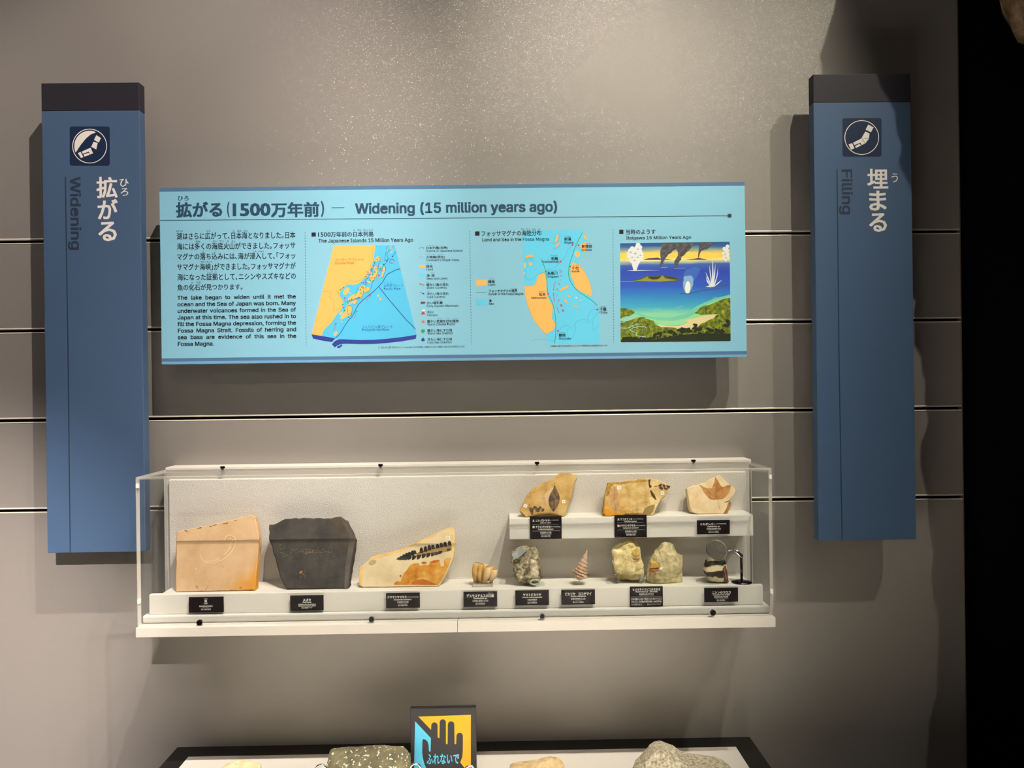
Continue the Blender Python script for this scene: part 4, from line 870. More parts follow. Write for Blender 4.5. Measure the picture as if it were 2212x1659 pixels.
# ------------------------------------------------------------------ stone builders
def resample(pts, step):
    out = []; n = len(pts)
    for i in range(n):
        a = Vector(pts[i]); b = Vector(pts[(i+1) % n]); k = max(1, int((b-a).length/step))
        out += [a+(b-a)*(j/k) for j in range(k)]
    return out
def slab(name, outline, tr, fr, th, m, parent, jit=0.0008, bev=0.0016, back=(0, 0), taper=0.0, seed=1, vmin=None, step=0.007):
    """a flat split stone: rough broken edge all round, front face on the plane fr, thickness th"""
    rnd = random.Random(seed)
    uv = [Vector(fr.uv(*tr(*p))) for p in outline]
    if vmin is not None: uv = [Vector((q.x, max(q.y, vmin))) for q in uv]
    area = sum(uv[i].x*uv[(i+1) % len(uv)].y-uv[(i+1) % len(uv)].x*uv[i].y for i in range(len(uv)))
    if area < 0: uv.reverse()
    uv = resample(uv, step); n = len(uv); c = sum(uv, Vector((0, 0)))/n
    uv = [q+Vector((rnd.uniform(-jit, jit), rnd.uniform(-jit, jit))) for q in uv]
    if vmin is not None: uv = [Vector((q.x, max(q.y, vmin))) for q in uv]
    def inset(d):
        o = []
        for i in range(n):
            t = uv[(i+1) % n]-uv[i-1]
            if t.length < 1e-9: o.append(uv[i]); continue
            t.normalize(); o.append(uv[i]+Vector((-t.y, t.x))*d)
        return o
    rings = [(inset(bev), 0.0, 0), (uv, -bev, 0)]
    for f_ in (0.35, 0.7): rings.append(([q+(c-q)*taper*f_+Vector(back)*f_+Vector((rnd.uniform(-1, 1), rnd.uniform(-1, 1)))*jit*1.4 for q in uv], -bev-(th-2*bev)*f_, 0))
    rings += [([q+(c-q)*taper+Vector(back) for q in uv], -th+bev, 0), ([q+(c-q)*(taper+0.02)+Vector(back) for q in uv], -th, 0)]
    mb = MB(); L3 = []
    for ring, h, _ in rings:
        if vmin is not None: ring = [Vector((q.x, max(q.y, vmin-h*math.tan(fr.a)))) for q in ring]
        L3.append([fr.to3(q.x, q.y, h) for q in ring])
    k = 0
    for r in L3: mb.v += r
    for i in range(len(L3)-1):
        for j in range(n): mb.f.append([i*n+j, i*n+(j+1) % n, (i+1)*n+(j+1) % n, (i+1)*n+j]); mb.mi.append(0)
    for i, r in ((0, L3[0]), (len(L3)-1, L3[-1])):
        for t in tessellate_polygon([r]): mb.f.append([i*n+a for a in t]); mb.mi.append(0)
    return mb.build(name, m, parent)
def rock(name, outline, tr, d, ty, m, parent, amp=0.003, freq=60, seed=0, zmin=None, sub=5, pw=0.75, ridge=0.0, cuts=0):
    """a solid stone whose silhouette from the front follows the outline, ty = half depth"""
    fr = Frame(d); uv = [Vector(fr.uv(*tr(*p))) for p in outline]
    c = Vector(((min(q.x for q in uv)+max(q.x for q in uv))/2, (min(q.y for q in uv)+max(q.y for q in uv))/2))
    rel = [q-c for q in uv]; n = len(rel)
    def R(a):
        dx, dy = math.cos(a), math.sin(a); best = 0.0
        for i in range(n):
            p, q = rel[i], rel[(i+1) % n]; ex, ey = q.x-p.x, q.y-p.y; det = -dx*ey+dy*ex
            if abs(det) < 1e-12: continue
            t = (-p.x*ey+p.y*ex)/det; w = (dx*p.y-dy*p.x)/det
            if t > best and -1e-6 <= w <= 1+1e-6: best = t
        return best
    bm = bmesh.new(); bmesh.ops.create_icosphere(bm, subdivisions=sub, radius=1.0)
    off = Vector((seed*3.1, seed*1.7, seed*2.3)); rr = random.Random(seed*7+1)
    planes = [(Vector((rr.uniform(-0.8, 0.8), -rr.uniform(0.55, 1.0), rr.uniform(-0.7, 0.8))).normalized(), rr.uniform(0.60, 0.80)) for _ in range(cuts)]
    for v in bm.verts:
        x, y, z = v.co; a = math.atan2(z, x); rho = min(1.0, math.hypot(x, z)); r = R(a)*(rho**pw)
        q_ = Vector((x, math.copysign(abs(y)**pw, y), z))
        for pn, po in planes:
            e_ = q_.dot(pn)-po
            if e_ > 0: q_.y -= e_/pn.y
        yy = q_.y*ty
        p = Vector((c.x+r*math.cos(a), -d+yy, c.y+r*math.sin(a)))
        nv = Vector((math.cos(a)*rho, y, math.sin(a)*rho)).normalized()
        f_ = noise.fractal((p+off)*freq, 0.9, 2.1, 5)
        if ridge: f_ += ridge*(abs(noise.noise((p+off)*freq*0.5))-0.25)
        p += nv*amp*f_*(1.0 if y < 0.2 else 0.5)
        if zmin is not None: p.z = max(p.z, zmin)
        v.co = p
    mb = MB(); bm.verts.ensure_lookup_table(); mb.v = [v.co.copy() for v in bm.verts]; mb.f = [[v.index for v in f.verts] for f in bm.faces]; mb.mi = [0]*len(mb.f); bm.free()
    return mb.build(name, m, parent, smooth=True)
def sticker(fr, x, y, tr, w, parent, ch, rot=0.0, h=0.0008):
    k = Ink(fr, h); c, s_ = math.cos(rot), math.sin(rot)
    k.shape([(x+a*c-b*s_, y+a*s_+b*c) for a, b in ((-w, -w), (w, -w), (w, w), (-w, w))], tr); o = k.build('sticker', M_stick, parent)
    if ch: Ink(fr, h+0.0003).text(ch, (x-w*0.42, y-w*0.5), (x+w*0.42, y+w*0.5), tr).build('letter', M_ink, o)
ZS, ZL = sz1, lz1
def base(fr, tr, px, z): return Vector((fr.uv(*tr(*px))[0], fr.p0.y, z))

# ------------------------------------------------------------------ lower row
def lower_row():
    k = T(280, 960, 3.77)
    # tan slab with a faint fish
    fr = Frame(0.136, ZS, math.radians(19))
    root = thing('fossil_slab', base(fr, k, (700, 1200), ZS), 'tan slab with a faint fish outline, left end of the lower row', 'fossil')
    m = rockmat('tan_mudstone', [(0.3, 'c9a377'), (0.5, 'd4b188'), (0.7, 'dcbc98')], 14, 0.35, 0.001, 160, ('d6963a', 0.62, -0.50, 0.80, 0.22))
    slab('slab', [(380, 708), (520, 680), (760, 632), (995, 572), (1022, 590), (1040, 680), (1052, 760), (1044, 900), (1020, 1186), (700, 1203), (372, 1215)], k, fr, 0.022, m, root, 0.0005, 0.0014, seed=2, vmin=0.0008)
    mk = mat('pale_fish_line', 'f3d5a4', 0.8); s = Ink(fr, 0.0004)  # fish relief drawn flat, as paired pale and dark lines
    s.stroke([(775, 790), (780, 755), (810, 738), (845, 748), (862, 775), (858, 815), (840, 860), (800, 905), (745, 945), (690, 968), (630, 965), (590, 935), (575, 900)], 0.9, k)
    s.stroke([(820, 770), (835, 760), (845, 780), (820, 800), (815, 850), (770, 900)], 0.8, k); s.stroke([(535, 1005), (550, 1018)], 0.9, k); s.stroke([(620, 950), (680, 950), (740, 925)], 0.8, k)
    s.build('fish_outline', mk, root)
    md = mat('dark_fish_line', 'b98a52', 0.8); s = Ink(fr, 0.0004, 2)
    s.stroke([(783, 795), (788, 762), (812, 746), (842, 756), (853, 778), (849, 815), (832, 852), (794, 895), (742, 934)], 0.7, k); s.stroke([(630, 972), (690, 975), (750, 950)], 0.7, k); s.ellipse(835, 762, 7, 4, k); s.ellipse(762, 996, 4, 4, k)
    s.build('fish_relief', md, root)
    rn = random.Random(4); s = Ink(fr, 0.0004)
    for i in range(16):
        t = rn.choice([rn.uniform(0, 0.45), rn.uniform(0.45, 0.9)]); x = 400+t*560; s.ellipse(x, 716-t*112+rn.uniform(-4, 9), rn.uniform(4, 13), 2.6, k, -0.2, 7)
    for i in range(12): s.ellipse(rn.uniform(540, 1010), rn.uniform(1150, 1193), rn.uniform(4, 12), 2.5, k, -0.4, 7)
    s.build('brown_fleck', mat('fleck_brown', '6b3f14', 0.9), root)
    # dark slab
    fr = Frame(0.132, ZS, math.radians(17))
    root = thing('fossil_slab', base(fr, k, (1530, 1185), ZS), 'dark grey slab with chipped edges, second in the lower row', 'fossil')
    m = rockmat('dark_shale', [(0.3, '3b3835'), (0.5, '4a4642'), (0.66, '57524c'), (0.8, '6b6456')], 18, 0.7, 0.0016, 90, ('5a4a3a', 0.9, 0.5, 1.5, 0.25))
    slab('slab', [(1135, 655), (1200, 640), (1265, 605), (1440, 597), (1640, 600), (1712, 586), (1765, 625), (1800, 690), (1838, 770), (1825, 880), (1800, 1000), (1782, 1182), (1500, 1190), (1275, 1193), (1225, 1080), (1190, 960), (1160, 830), (1136, 780)], k, fr, 0.024, m, root, 0.0012, 0.002, seed=3, vmin=0.0008)
    s = Ink(fr, 0.0005)
    s.poly([fr.p(*k(*q), 0.0003) for q in [(1712, 600), (1765, 640), (1800, 700), (1832, 775), (1815, 885), (1795, 1000), (1776, 1175), (1748, 1175), (1755, 1000), (1775, 880), (1790, 770), (1765, 690)]])
    s.build('chipped_edge', rockmat('shale_edge', [(0.3, '4f4a45'), (0.7, '6a635c')], 30, 0.5), root)
    s = Ink(fr, 0.0006); rn = random.Random(9)
    for i in range(55):
        t = rn.random(); x = 1215+t*480; s.ellipse(x+rn.uniform(-20, 20), 880-40*math.sin(t*PI)*0+rn.uniform(-60, 45)*(0.4+abs(t-0.5)*1.4), rn.uniform(2, 9), rn.uniform(1.2, 2.6), k, rn.uniform(-0.8, 0.8), 7)
    for t in range(24): s.ellipse(1375+t*10.5, 872+10*math.sin(t/23*PI), 2.6, 3.4, k, 0, 6)
    for i in range(14): s.ellipse(rn.uniform(1350, 1430), rn.uniform(1020, 1110), rn.uniform(2, 8), 1.6, k, rn.uniform(-1, 1), 6)
    s.build('fish_bones', mat('bone_tan', '8d7c5c', 0.8), root)
    s = Ink(fr, 0.0006); s.ellipse(1395, 1040, 16, 8, k, -0.7); s.build('rust_spot', mat('rust_spot', 'b4732c', 0.8), root)
    # slanted fern slab
    q8 = T(760, 1100, 8.508)
    fr = Frame(0.126, ZS, math.radians(20))
    root = thing('fossil_slab', base(fr, q8, (900, 1420), ZS), 'slanted cream slab with a long dark fern frond, third in the lower row', 'fossil')
    m = rockmat('cream_stone', [(0.3, 'd6bd92'), (0.5, 'e6d2a9'), (0.7, 'eedcb6')], 16, 0.35, 0.001, 150)
    slab('slab', [(135, 1400), (150, 1050), (190, 1030), (240, 985), (310, 940), (330, 888), (480, 840), (700, 790), (900, 735), (1100, 650), (1400, 515), (1600, 420), (1805, 328), (1870, 365), (1886, 420), (1886, 560), (1880, 760), (1865, 870), (1800, 1040), (1700, 1240), (1610, 1395), (1590, 1440), (1000, 1440), (600, 1445), (200, 1450)], q8, fr, 0.024, m, root, 0.0007, 0.0016, seed=5, vmin=0.0008)
    me = rockmat('cream_edge', [(0.3, 'dfae58'), (0.5, 'efc67c'), (0.7, 'f3d390')], 40, 0.6, 0.001, 200)
    s = Ink(fr, 0.0004)
    s.shape([(330, 890), (480, 842), (700, 792), (900, 737), (1100, 652), (1400, 517), (1600, 422), (1800, 332), (1820, 350), (1600, 448), (1400, 560), (1250, 625), (1100, 690), (900, 790), (700, 840), (480, 890), (330, 930)], q8)
    s.shape([(1805, 333), (1868, 367), (1884, 420), (1884, 560), (1878, 760), (1862, 870), (1836, 880), (1832, 560), (1828, 420)], q8); s.shape([(155, 1055), (200, 1035), (205, 1200), (180, 1400), (140, 1398)], q8)
    s.build('golden_rim', me, root)
    s = Ink(fr, 0.0004)
    s.sm = 2; s.shape([(770, 1390), (790, 1340), (830, 1320), (900, 1330), (920, 1260), (960, 1170), (1010, 1120), (1060, 1040), (1130, 1000), (1230, 990), (1250, 1040), (1330, 1020), (1420, 1030), (1430, 960), (1520, 940), (1610, 925), (1620, 1000), (1640, 1060), (1700, 1040), (1690, 940), (1740, 900), (1830, 890), (1780, 1040), (1690, 1230), (1590, 1395)], q8)
    s.build('iron_stain', rockmat('iron_stain', [(0.3, 'a9641e'), (0.45, 'd08b34'), (0.6, 'dfa550'), (0.72, 'e8c07a')], 45, 0.4, 0.0008, 160), root)
    s = Ink(fr, 0.0005)
    s.shape([(1080, 1385), (1120, 1330), (1200, 1300), (1300, 1285), (1400, 1310), (1470, 1350), (1560, 1390)], q8); s.ellipse(1330, 985, 50, 24, q8); s.ellipse(1530, 960, 80, 26, q8, -0.2); s.ellipse(895, 1225, 18, 22, q8)
    s.build('rust_stain', rockmat('rust_stain', [(0.3, 'a5501e'), (0.6, 'c8752f')], 60, 0.3), root)
    s = Ink(fr, 0.0004); s.ellipse(380, 980, 75, 46, q8, -0.35); s.build('grey_patch', mat('grey_patch', 'b79f78', 0.8), root)
    s = Ink(fr, 0.0006)
    s.stroke([(820, 925), (1000, 870), (1250, 800), (1500, 730), (1700, 690), (1832, 665)], 1.1, q8)
    up = [(870, 905, 35), (915, 885, 45), (965, 860, 55), (1015, 840, 62), (1065, 825, 70), (1120, 805, 78), (1160, 790, 60), (1285, 755, 88), (1360, 730, 84), (1430, 705, 84), (1495, 690, 60), (1580, 675, 60), (1650, 655, 64), (1720, 640, 68), (1800, 620, 66)]
    for x, y, r_ in up: s.shape(smooth([(x-34, y+r_*0.62), (x-40, y-r_*0.1), (x-24, y-r_*0.58), (x+8, y-r_*0.62), (x+27, y-r_*0.1), (x+30, y+r_*0.6)], 2, True), q8)
    dn = [(900, 915, 40), (950, 905, 50), (1000, 905, 55), (1060, 895, 60), (1140, 890, 70), (1230, 880, 75), (1320, 860, 70), (1405, 845, 72), (1490, 830, 62), (1560, 815, 55), (1625, 795, 52), (1780, 745, 48)]
    for x, y, r_ in dn: s.shape(smooth([(x-36, y-r_*0.5), (x+42, y-r_*0.6), (x+38, y+r_*0.05), (x+6, y+r_*0.5), (x-40, y+r_*0.66), (x-30, y+r_*0.1)], 2, True), q8)
    s.build('fern_frond', rockmat('fern_carbon', [(0.3, '232323'), (0.5, '34332f'), (0.68, '5a5040')], 90, 0.3), root)
    s = Ink(fr, 0.00045); s.shape([(1180, 840), (1250, 770), (1500, 700), (1832, 640), (1835, 760), (1650, 800), (1300, 860), (1150, 900)], q8); s.build('frond_underlay', mat('frond_brown', 'a68355', 0.8), root)  # flat brown patch lying under the leaflets
    sticker(fr, 1765, 524, q8, 32, root, 'B', 0.03)
    # tooth cluster on its clear block
    t = T(1000, 1160, 11.06); d = 0.120; f0 = Frame(d)
    root = thing('acrylic_stand', base(f0, t, (500, 1180), ZS), 'low clear acrylic block under the tooth cluster', 'stand')
    a = f0.uv(*t(240, 1110)); b = f0.uv(*t(720, 1180)); zt = ZS+0.0065
    MB().box(a[0], b[0], -d-0.013, -d+0.013, ZS+0.0002, zt).build('block', M_rod, root, bevel=0.0008)
    root = thing('tooth_fossil', base(f0, t, (480, 1150), zt), 'small ivory cluster of fossil tooth columns on a clear block', 'fossil')
    mt = rockmat('tooth_enamel', [(0.3, 'b98a45'), (0.45, 'ddb068'), (0.6, 'efd09a'), (0.75, 'f5e4c0')], 55, 0.4, 0.0008, 200, rough=0.4, stretch=(1, 1, 0.4))
    md2 = mat('tooth_hollow', '8a5a2c', 0.7)
    cols = [(330, 640, 66, 300, 1100, 0.0), (440, 645, 58, 400, 1130, -0.004), (600, 715, 72, 500, 1140, -0.007), (755, 785, 62, 640, 1110, -0.004), (520, 690, 55, 430, 1100, 0.009), (690, 745, 55, 580, 1090, 0.010), (385, 660, 50, 340, 1090, 0.010)]
    for tx, ty_, r_, bx, by, dy in cols:
        p1 = f0.p(*t(tx, ty_)); p0_ = f0.p(*t(bx, by)); R_ = r_/11.06*0.00095
        p0_.z = max(p0_.z, zt+0.0008); p1.y += dy; p0_.y += dy*0.35
        side = Vector((-1 if tx < 480 else 1, 0, 0))*0.0022
        path = []; rad = []
        for i in range(9):
            u = i/8; path.append(p0_+(p1-p0_)*u+side*math.sin(u*PI)); rad.append(R_*(0.62+0.62*math.sin(min(1, u*1.1)*PI*0.60)))
        ax_ = (path[-1]-path[-2]).normalized()
        path += [p1+ax_*0.0012, p1+ax_*0.0016, p1+ax_*0.0006]; rad += [rad[-1]*0.86, rad[-1]*0.62, rad[-1]*0.40]
        c_ = MB().tube(path, rad, 16).build('column', mt, root, smooth=True)
        MB().tube([p1+ax_*0.0007, p1+ax_*0.0010], R_*0.30, 12).build('hollow', md2, c_)
    s = MB(); cpt = f0.p(*t(560, 1120)); 
    rock('root_matrix', [(300, 1090), (340, 1000), (420, 980), (560, 1040), (640, 1000), (720, 1080), (690, 1140), (560, 1165), (420, 1170), (320, 1140)], t, d-0.003, 0.010, rockmat('tooth_root', [(0.35, '4a3a2a'), (0.5, '9a7440'), (0.65, 'cdbb92')], 120, 0.7, 0.001, 200), root, 0.0015, 120, 3, zt+0.0003, 4)
    # grey shell rock on a clear stand
    d = 0.118; f0 = Frame(d)
    root = thing('acrylic_stand', base(f0, t, (1680, 1170), ZS), 'low clear acrylic stand under the grey shell rock', 'stand')
    a = f0.uv(*t(1460, 1150)); b = f0.uv(*t(1950, 1175))
    MB().box(a[0], b[0], -d-0.016, -d+0.014, ZS+0.0002, ZS+0.002).build('plate', M_clear, root)
    for px in (1570, 1690): x = f0.uv(*t(px, 1150))[0]; MB().box(x-0.002, x+0.002, -d-0.010, -d-0.006, ZS+0.0021, ZS+0.0048).build('peg', M_rod, root)
    zr = ZS+0.005
    root = thing('shell_rock', base(f0, t, (1550, 1130), zr), 'lumpy grey brown rock with a flat cut corner and shell remains', 'rock')
    mg = rockmat('shelly_sandstone', [(0.30, '3f3a2e'), (0.42, '756b55'), (0.52, 'a4987a'), (0.62, 'd3c7a8'), (0.74, 'f0e9d4')], 95, 1.0, 0.003, 170, dist=0.6)
    rock('stone', [(1168, 600), (1165, 390), (1290, 300), (1420, 248), (1590, 225), (1740, 270), (1800, 400), (1808, 600), (1840, 800), (1838, 1000), (1830, 1110), (1780, 1140), (1650, 1135), (1560, 1150), (1400, 1135), (1300, 1010), (1235, 840), (1195, 650)], t, d, 0.024, mg, root, 0.0035, 120, 5, zr, 6, 0.45, 0.8, 3)
    fc = Frame(d+0.0215, 0, 0.30)
    fc = Frame(d+0.0235); k2 = Ink(fc, 0.0)
    pts = [(1168, 400), (1300, 310), (1420, 265), (1545, 300), (1400, 440), (1205, 560)]
    m3 = MB(); A3 = [Frame(d+0.012).p(*t(*q)) for q in pts]; B3 = [Frame(d+0.0245 if i in (3, 4, 5) else d+0.0235).p(*t(*q)) for i, q in enumerate(pts)]
    n = len(pts); m3.v = A3+B3; m3.f = [[i, (i+1) % n, n+(i+1) % n, n+i] for i in range(n)]+[list(range(n, 2*n))]; m3.mi = [0]*len(m3.f)
    m3.build('cut_face', rockmat('cut_grey', [(0.35, '8b8e8b'), (0.6, 'aaaca8')], 60, 0.6), root)
    rock('shell', [(1600, 520), (1690, 490), (1760, 560), (1800, 720), (1815, 860), (1780, 960), (1680, 980), (1600, 940), (1585, 720)], t, d+0.016, 0.0105, rockmat('shell_white', [(0.3, '7a7a68'), (0.45, 'b9a888'), (0.6, 'e8dcc2'), (0.75, 'f3ead6')], 85, 0.7, 0.0015, 160), root, 0.0016, 140, 8, None, 4)
    sh = MB(); cx_, cz_ = f0.uv(*t(1700, 1020)); ring = [(cx_+0.0090*math.cos(a*PI/12), -d-0.0200, cz_+0.0048*math.sin(a*PI/12)) for a in range(25)]
    sh.tube(ring, 0.0019, 8, cap=False); sh.build('shell_ring', rockmat('shell_grey', [(0.35, '8a8f80'), (0.6, 'cfd0c0')], 90, 0.3, rough=0.4), root, smooth=True)
    # spiral shell
    t2 = T(1200, 1160, 11.06); d = 0.124; f0 = Frame(d)
    root = thing('acrylic_stand', base(f0, t2, (540, 1140), ZS), 'clear acrylic prongs holding the spiral shell', 'stand')
    xa = f0.uv(*t2(540, 1100))[0]
    MB().box(xa-0.013, xa+0.011, -d-0.009, -d+0.009, ZS+0.0002, ZS+0.0015).build('base', M_clear, root)
    for px, dy in ((455, 0.002), (490, -0.008), (615, 0.003), (590, -0.006)):
        x = f0.uv(*t2(px, 1100))[0]; MB().tube([(x, -d+dy, ZS+0.0016), (x, -d+dy, f0.uv(*t2(px, 990))[1])], 0.0016, 10).build('prong', M_rod, root)
    tip = f0.p(*t2(762, 285)); bot = f0.p(*t2(545, 1020)); zb = bot.z
    root = thing('spiral_shell', (bot.x, bot.y, zb), 'knobbly pinkish spiral shell standing point up on clear prongs', 'fossil')
    ax_ = (tip-bot); Ln = ax_.length; ax_.normalize(); e1 = Vector((0, -1, 0)); e2 = ax_.cross(e1).normalized(); e1 = e2.cross(ax_).normalized()
    mb = MB(); NU, NT = 190, 64
    for i in range(NU+1):
        u = i/NU
        for j in range(NT):
            th = 2*PI*j/NT
            Rm = 0.0168*(1-u)**0.92 if u > 0.2 else 0.0168*(0.8**0.92)*math.sin(min(1.0, (u+0.012)/0.2)*PI/2)**0.75
            w = 8.0*(1-(1-max(0, u-0.10))**1.6)/1.0 + th/(2*PI); fr_ = w % 1.0
            prof = 0.92+0.10*math.exp(-((fr_-0.35)/0.22)**2)-0.10*math.exp(-((fr_-0.97)/0.07)**2)-0.10*math.exp(-((fr_+0.03)/0.07)**2)+0.03*math.sin(fr_*4*PI)
            ph = (math.floor(w)+0.0)*0.4
            kn = max(0.0, math.cos(8*th+ph*8))**3*math.exp(-((fr_-0.35)/0.12)**2)*0.36*(1.0 if u < 0.62 else 0.55)
            amp_ = 1.0 if u > 0.16 else u/0.16
            r = max(0.0003, Rm*(1+(prof-1+kn)*amp_))
            mb.v.append(bot+ax_*(u*Ln)+(e1*math.cos(th)+e2*math.sin(th))*r)
    for i in range(NU):
        for j in range(NT): mb.f.append([i*NT+j, i*NT+(j+1) % NT, (i+1)*NT+(j+1) % NT, (i+1)*NT+j]); mb.mi.append(0)
    mb.f += [list(range(NT)), [NU*NT+j for j in range(NT)]]; mb.mi += [0, 0]
    mb.build('shell_body', rockmat('shell_pink', [(0.3, 'a07f66'), (0.5, 'c9a88c'), (0.7, 'e0c6ac')], 70, 0.3, 0.0006, 260), root, smooth=True)
    lip = f0.p(*t2(690, 950)); rock('aperture_lip', [(560, 920), (640, 900), (720, 905), (752, 950), (735, 985), (650, 985), (570, 975)], t2, d+0.004, 0.008, MATS['shell_pink'], root, 0.0006, 150, 2, None, 4)
    # pair of yellow rocks
    my = rockmat('yellow_sandstone', [(0.28, '9c8850'), (0.42, 'cfba7c'), (0.56, 'ead9a2'), (0.72, 'faf0cc')], 60, 0.9, 0.0022, 140, dist=0.4)
    d = 0.106; f0 = Frame(d)
    root = thing('acrylic_stand', base(f0, t2, (1760, 1130), ZS), 'clear acrylic plate with two upright pegs under the left yellow rock', 'stand')
    a = f0.uv(*t2(1200, 1100)); b = f0.uv(*t2(2150, 1100))
    MB().box(a[0], b[0], -d-0.020, -d+0.018, ZS+0.0002, ZS+0.003).build('plate', M_clear, root)
    for px in (1462, 2055):
        f1 = Frame(d+0.017); x = f1.uv(*t2(px, 1000))[0]; z1 = f1.uv(*t2(px, 895))[1]
        MB().tube([(x, -d-0.017, ZS+0.0032), (x, -d-0.017, z1)], 0.0047, 20).build('peg', M_rod, root)
    zr = ZS+0.0035
    root = thing('shell_rock', base(f0, t2, (1750, 1000), zr), 'yellow rock with a shell imprint at its upper right, propped on clear pegs', 'rock', 'pair of yellow rocks with shell imprints')
    rock('stone', [(1350, 390), (1365, 300), (1480, 220), (1640, 150), (1790, 85), (1905, 80), (1960, 160), (2012, 245), (2040, 540), (2095, 700), (2085, 870), (1985, 1030), (1900, 1040), (1560, 1040), (1430, 880), (1370, 600)], t2, d, 0.022, my, root, 0.003, 70, 11, zr, 6, 0.5, 0.7, 5)
    rock('front_flake', [(1362, 330), (1420, 300), (1570, 355), (1800, 290), (2005, 248), (2030, 480), (2045, 560), (2090, 700), (2075, 850), (1860, 905), (1700, 895), (1450, 850), (1400, 640)], t2, d+0.016, 0.0105, my, root, 0.0018, 90, 12, None, 6, 0.45, 0.5, 4)
    ff = Frame(d+0.0285)
    rock('shell_imprint', [(1780, 400), (1850, 300), (1990, 260), (2015, 330), (2010, 440), (1900, 470), (1820, 450)], t2, d+0.0195, 0.0070, rockmat('imprint_yellow', [(0.3, 'a8803a'), (0.5, 'c9a555'), (0.68, 'e2cc90')], 110, 0.9), root, 0.0006, 120, 4, None, 4)
    rock('red_band', [(1800, 470), (1850, 500), (1940, 500), (2015, 490), (2000, 555), (1930, 560), (1840, 530)], t2, d+0.0200, 0.0062, rockmat('imprint_red', [(0.3, '8a4a2c'), (0.6, 'b06c42')], 110, 0.8), root, 0.0004, 120, 4, None, 4)
    t3 = T(1360, 1150, 13.825); d = 0.120; f0 = Frame(d)
    root = thing('shell_rock', base(f0, t3, (1060, 1530), ZS), 'pointed yellow grey rock with an orange shell imprint at its left edge', 'rock', 'pair of yellow rocks with shell imprints')
    rock('stone', [(990, 350), (1070, 298), (1130, 312), (1235, 330), (1340, 490), (1440, 628), (1555, 690), (1575, 850), (1572, 1100), (1582, 1430), (1490, 1510), (1300, 1535), (1050, 1535), (800, 1535), (560, 1535), (515, 1330), (560, 1150), (605, 1060), (615, 870), (655, 800), (780, 570), (900, 460)], t3, d, 0.020, rockmat('yellow_grey_sandstone', [(0.28, '8d8260'), (0.42, 'b8ab82'), (0.56, 'dccc9a'), (0.72, 'f5eac0')], 55, 0.9, 0.0022, 140, dist=0.4), root, 0.003, 65, 17, ZS+0.0003, 6, 0.5, 0.9, 7)
    rock('shell_imprint', [(612, 1060), (618, 875), (690, 850), (800, 880), (890, 960), (920, 1010), (860, 1050), (740, 1075)], t3, d+0.0125, 0.0070, MATS['imprint_yellow'], root, 0.0008, 120, 6, None, 4)
    rock('red_band', [(588, 1150), (610, 1075), (740, 1080), (880, 1062), (850, 1130), (760, 1150)], t3, d+0.0135, 0.0062, MATS['imprint_red'], root, 0.0005, 120, 7, None, 4)
    rock('pale_band', [(860, 1130), (890, 1060), (1000, 1020), (985, 1070), (920, 1120)], t3, d+0.0135, 0.0058, mat('imprint_pale', 'efdcc8', 0.8), root, 0.0004, 120, 7, None, 4)
    # striped stone on a clear disc, magnifier beside it
    t4 = T(1490, 1150, 11.06); d = 0.122; f0 = Frame(d)
    root = thing('acrylic_stand', base(f0, t4, (420, 1190), ZS), 'flat clear disc under the striped stone', 'stand')
    x = f0.uv(*t4(450, 1180))[0]
    MB().tube([(x, -d, ZS+0.0002), (x, -d, ZS+0.0022)], 0.026, 40).build('disc', M_clear, root)
    zr = ZS+0.0026
    root = thing('striped_stone', base(f0, t4, (620, 1180), zr), 'small stone with dark and tan stripes below the magnifier lens', 'rock')
    ms = bpy.data.materials.new('striped_stone'); ms.use_nodes = True; MATS['striped'] = ms; nt = ms.node_tree; b_ = nt.nodes['Principled BSDF']; b_.inputs['Roughness'].default_value = 0.45
    tc = nt.nodes.new('ShaderNodeTexCoord'); mp = nt.nodes.new('ShaderNodeMapping'); mp.inputs['Rotation'].default_value = (0, math.radians(8), 0); mp.inputs['Location'].default_value = (0, 0, 0.004)
    wv = nt.nodes.new('ShaderNodeTexWave'); wv.bands_direction = 'Z'; wv.inputs['Scale'].default_value = 15.0; wv.inputs['Distortion'].default_value = 3.2; wv.inputs['Detail'].default_value = 3; wv.inputs['Detail Scale'].default_value = 2.2
    r = ramp(nt, [(0.42, '2e2820'), (0.50, '55493a'), (0.56, 'c9b48c'), (0.9, 'e6d6ae')])
    nt.links.new(tc.outputs['Object'], mp.inputs[0]); nt.links.new(mp.outputs[0], wv.inputs['Vector']); nt.links.new(wv.outputs['Color'], r.inputs[0]); nt.links.new(r.outputs[0], b_.inputs['Base Color'])
    rock('stone', [(395, 690), (480, 570), (640, 600), (800, 570), (840, 720), (870, 880), (915, 1188), (700, 1190), (440, 1145), (372, 1010), (340, 860)], t4, d, 0.018, ms, root, 0.0016, 80, 21, zr, 5, 0.55, 0.4)
    rock('red_flank', [(740, 800), (810, 740), (838, 760), (880, 930), (912, 1186), (780, 1186), (740, 1000)], t4, d+0.009, 0.0105, rockmat('red_brown', [(0.35, '4d2f24'), (0.6, '7b5540')], 80, 0.5), root, 0.0008, 120, 5, zr, 4)
    k = Ink(Frame(d+0.0205), 0.0)
    for i in range(9): x_ = 818+i*7.0; y_ = 860+i*31; k.shape([(x_-9, y_-11), (x_+7, y_-11), (x_+10, y_+9), (x_-6, y_+9)], t4)
    k.build('pink_marking', mat('pink_mark', 'd98a8e', 0.6), root)
    d = 0.130; f0 = Frame(d)
    pb = f0.p(*t4(1240, 1160)); pb.z = ZS
    root = thing('magnifier', (pb.x, pb.y, ZS), 'round glass magnifier on a chrome pole with dark base', 'magnifier')
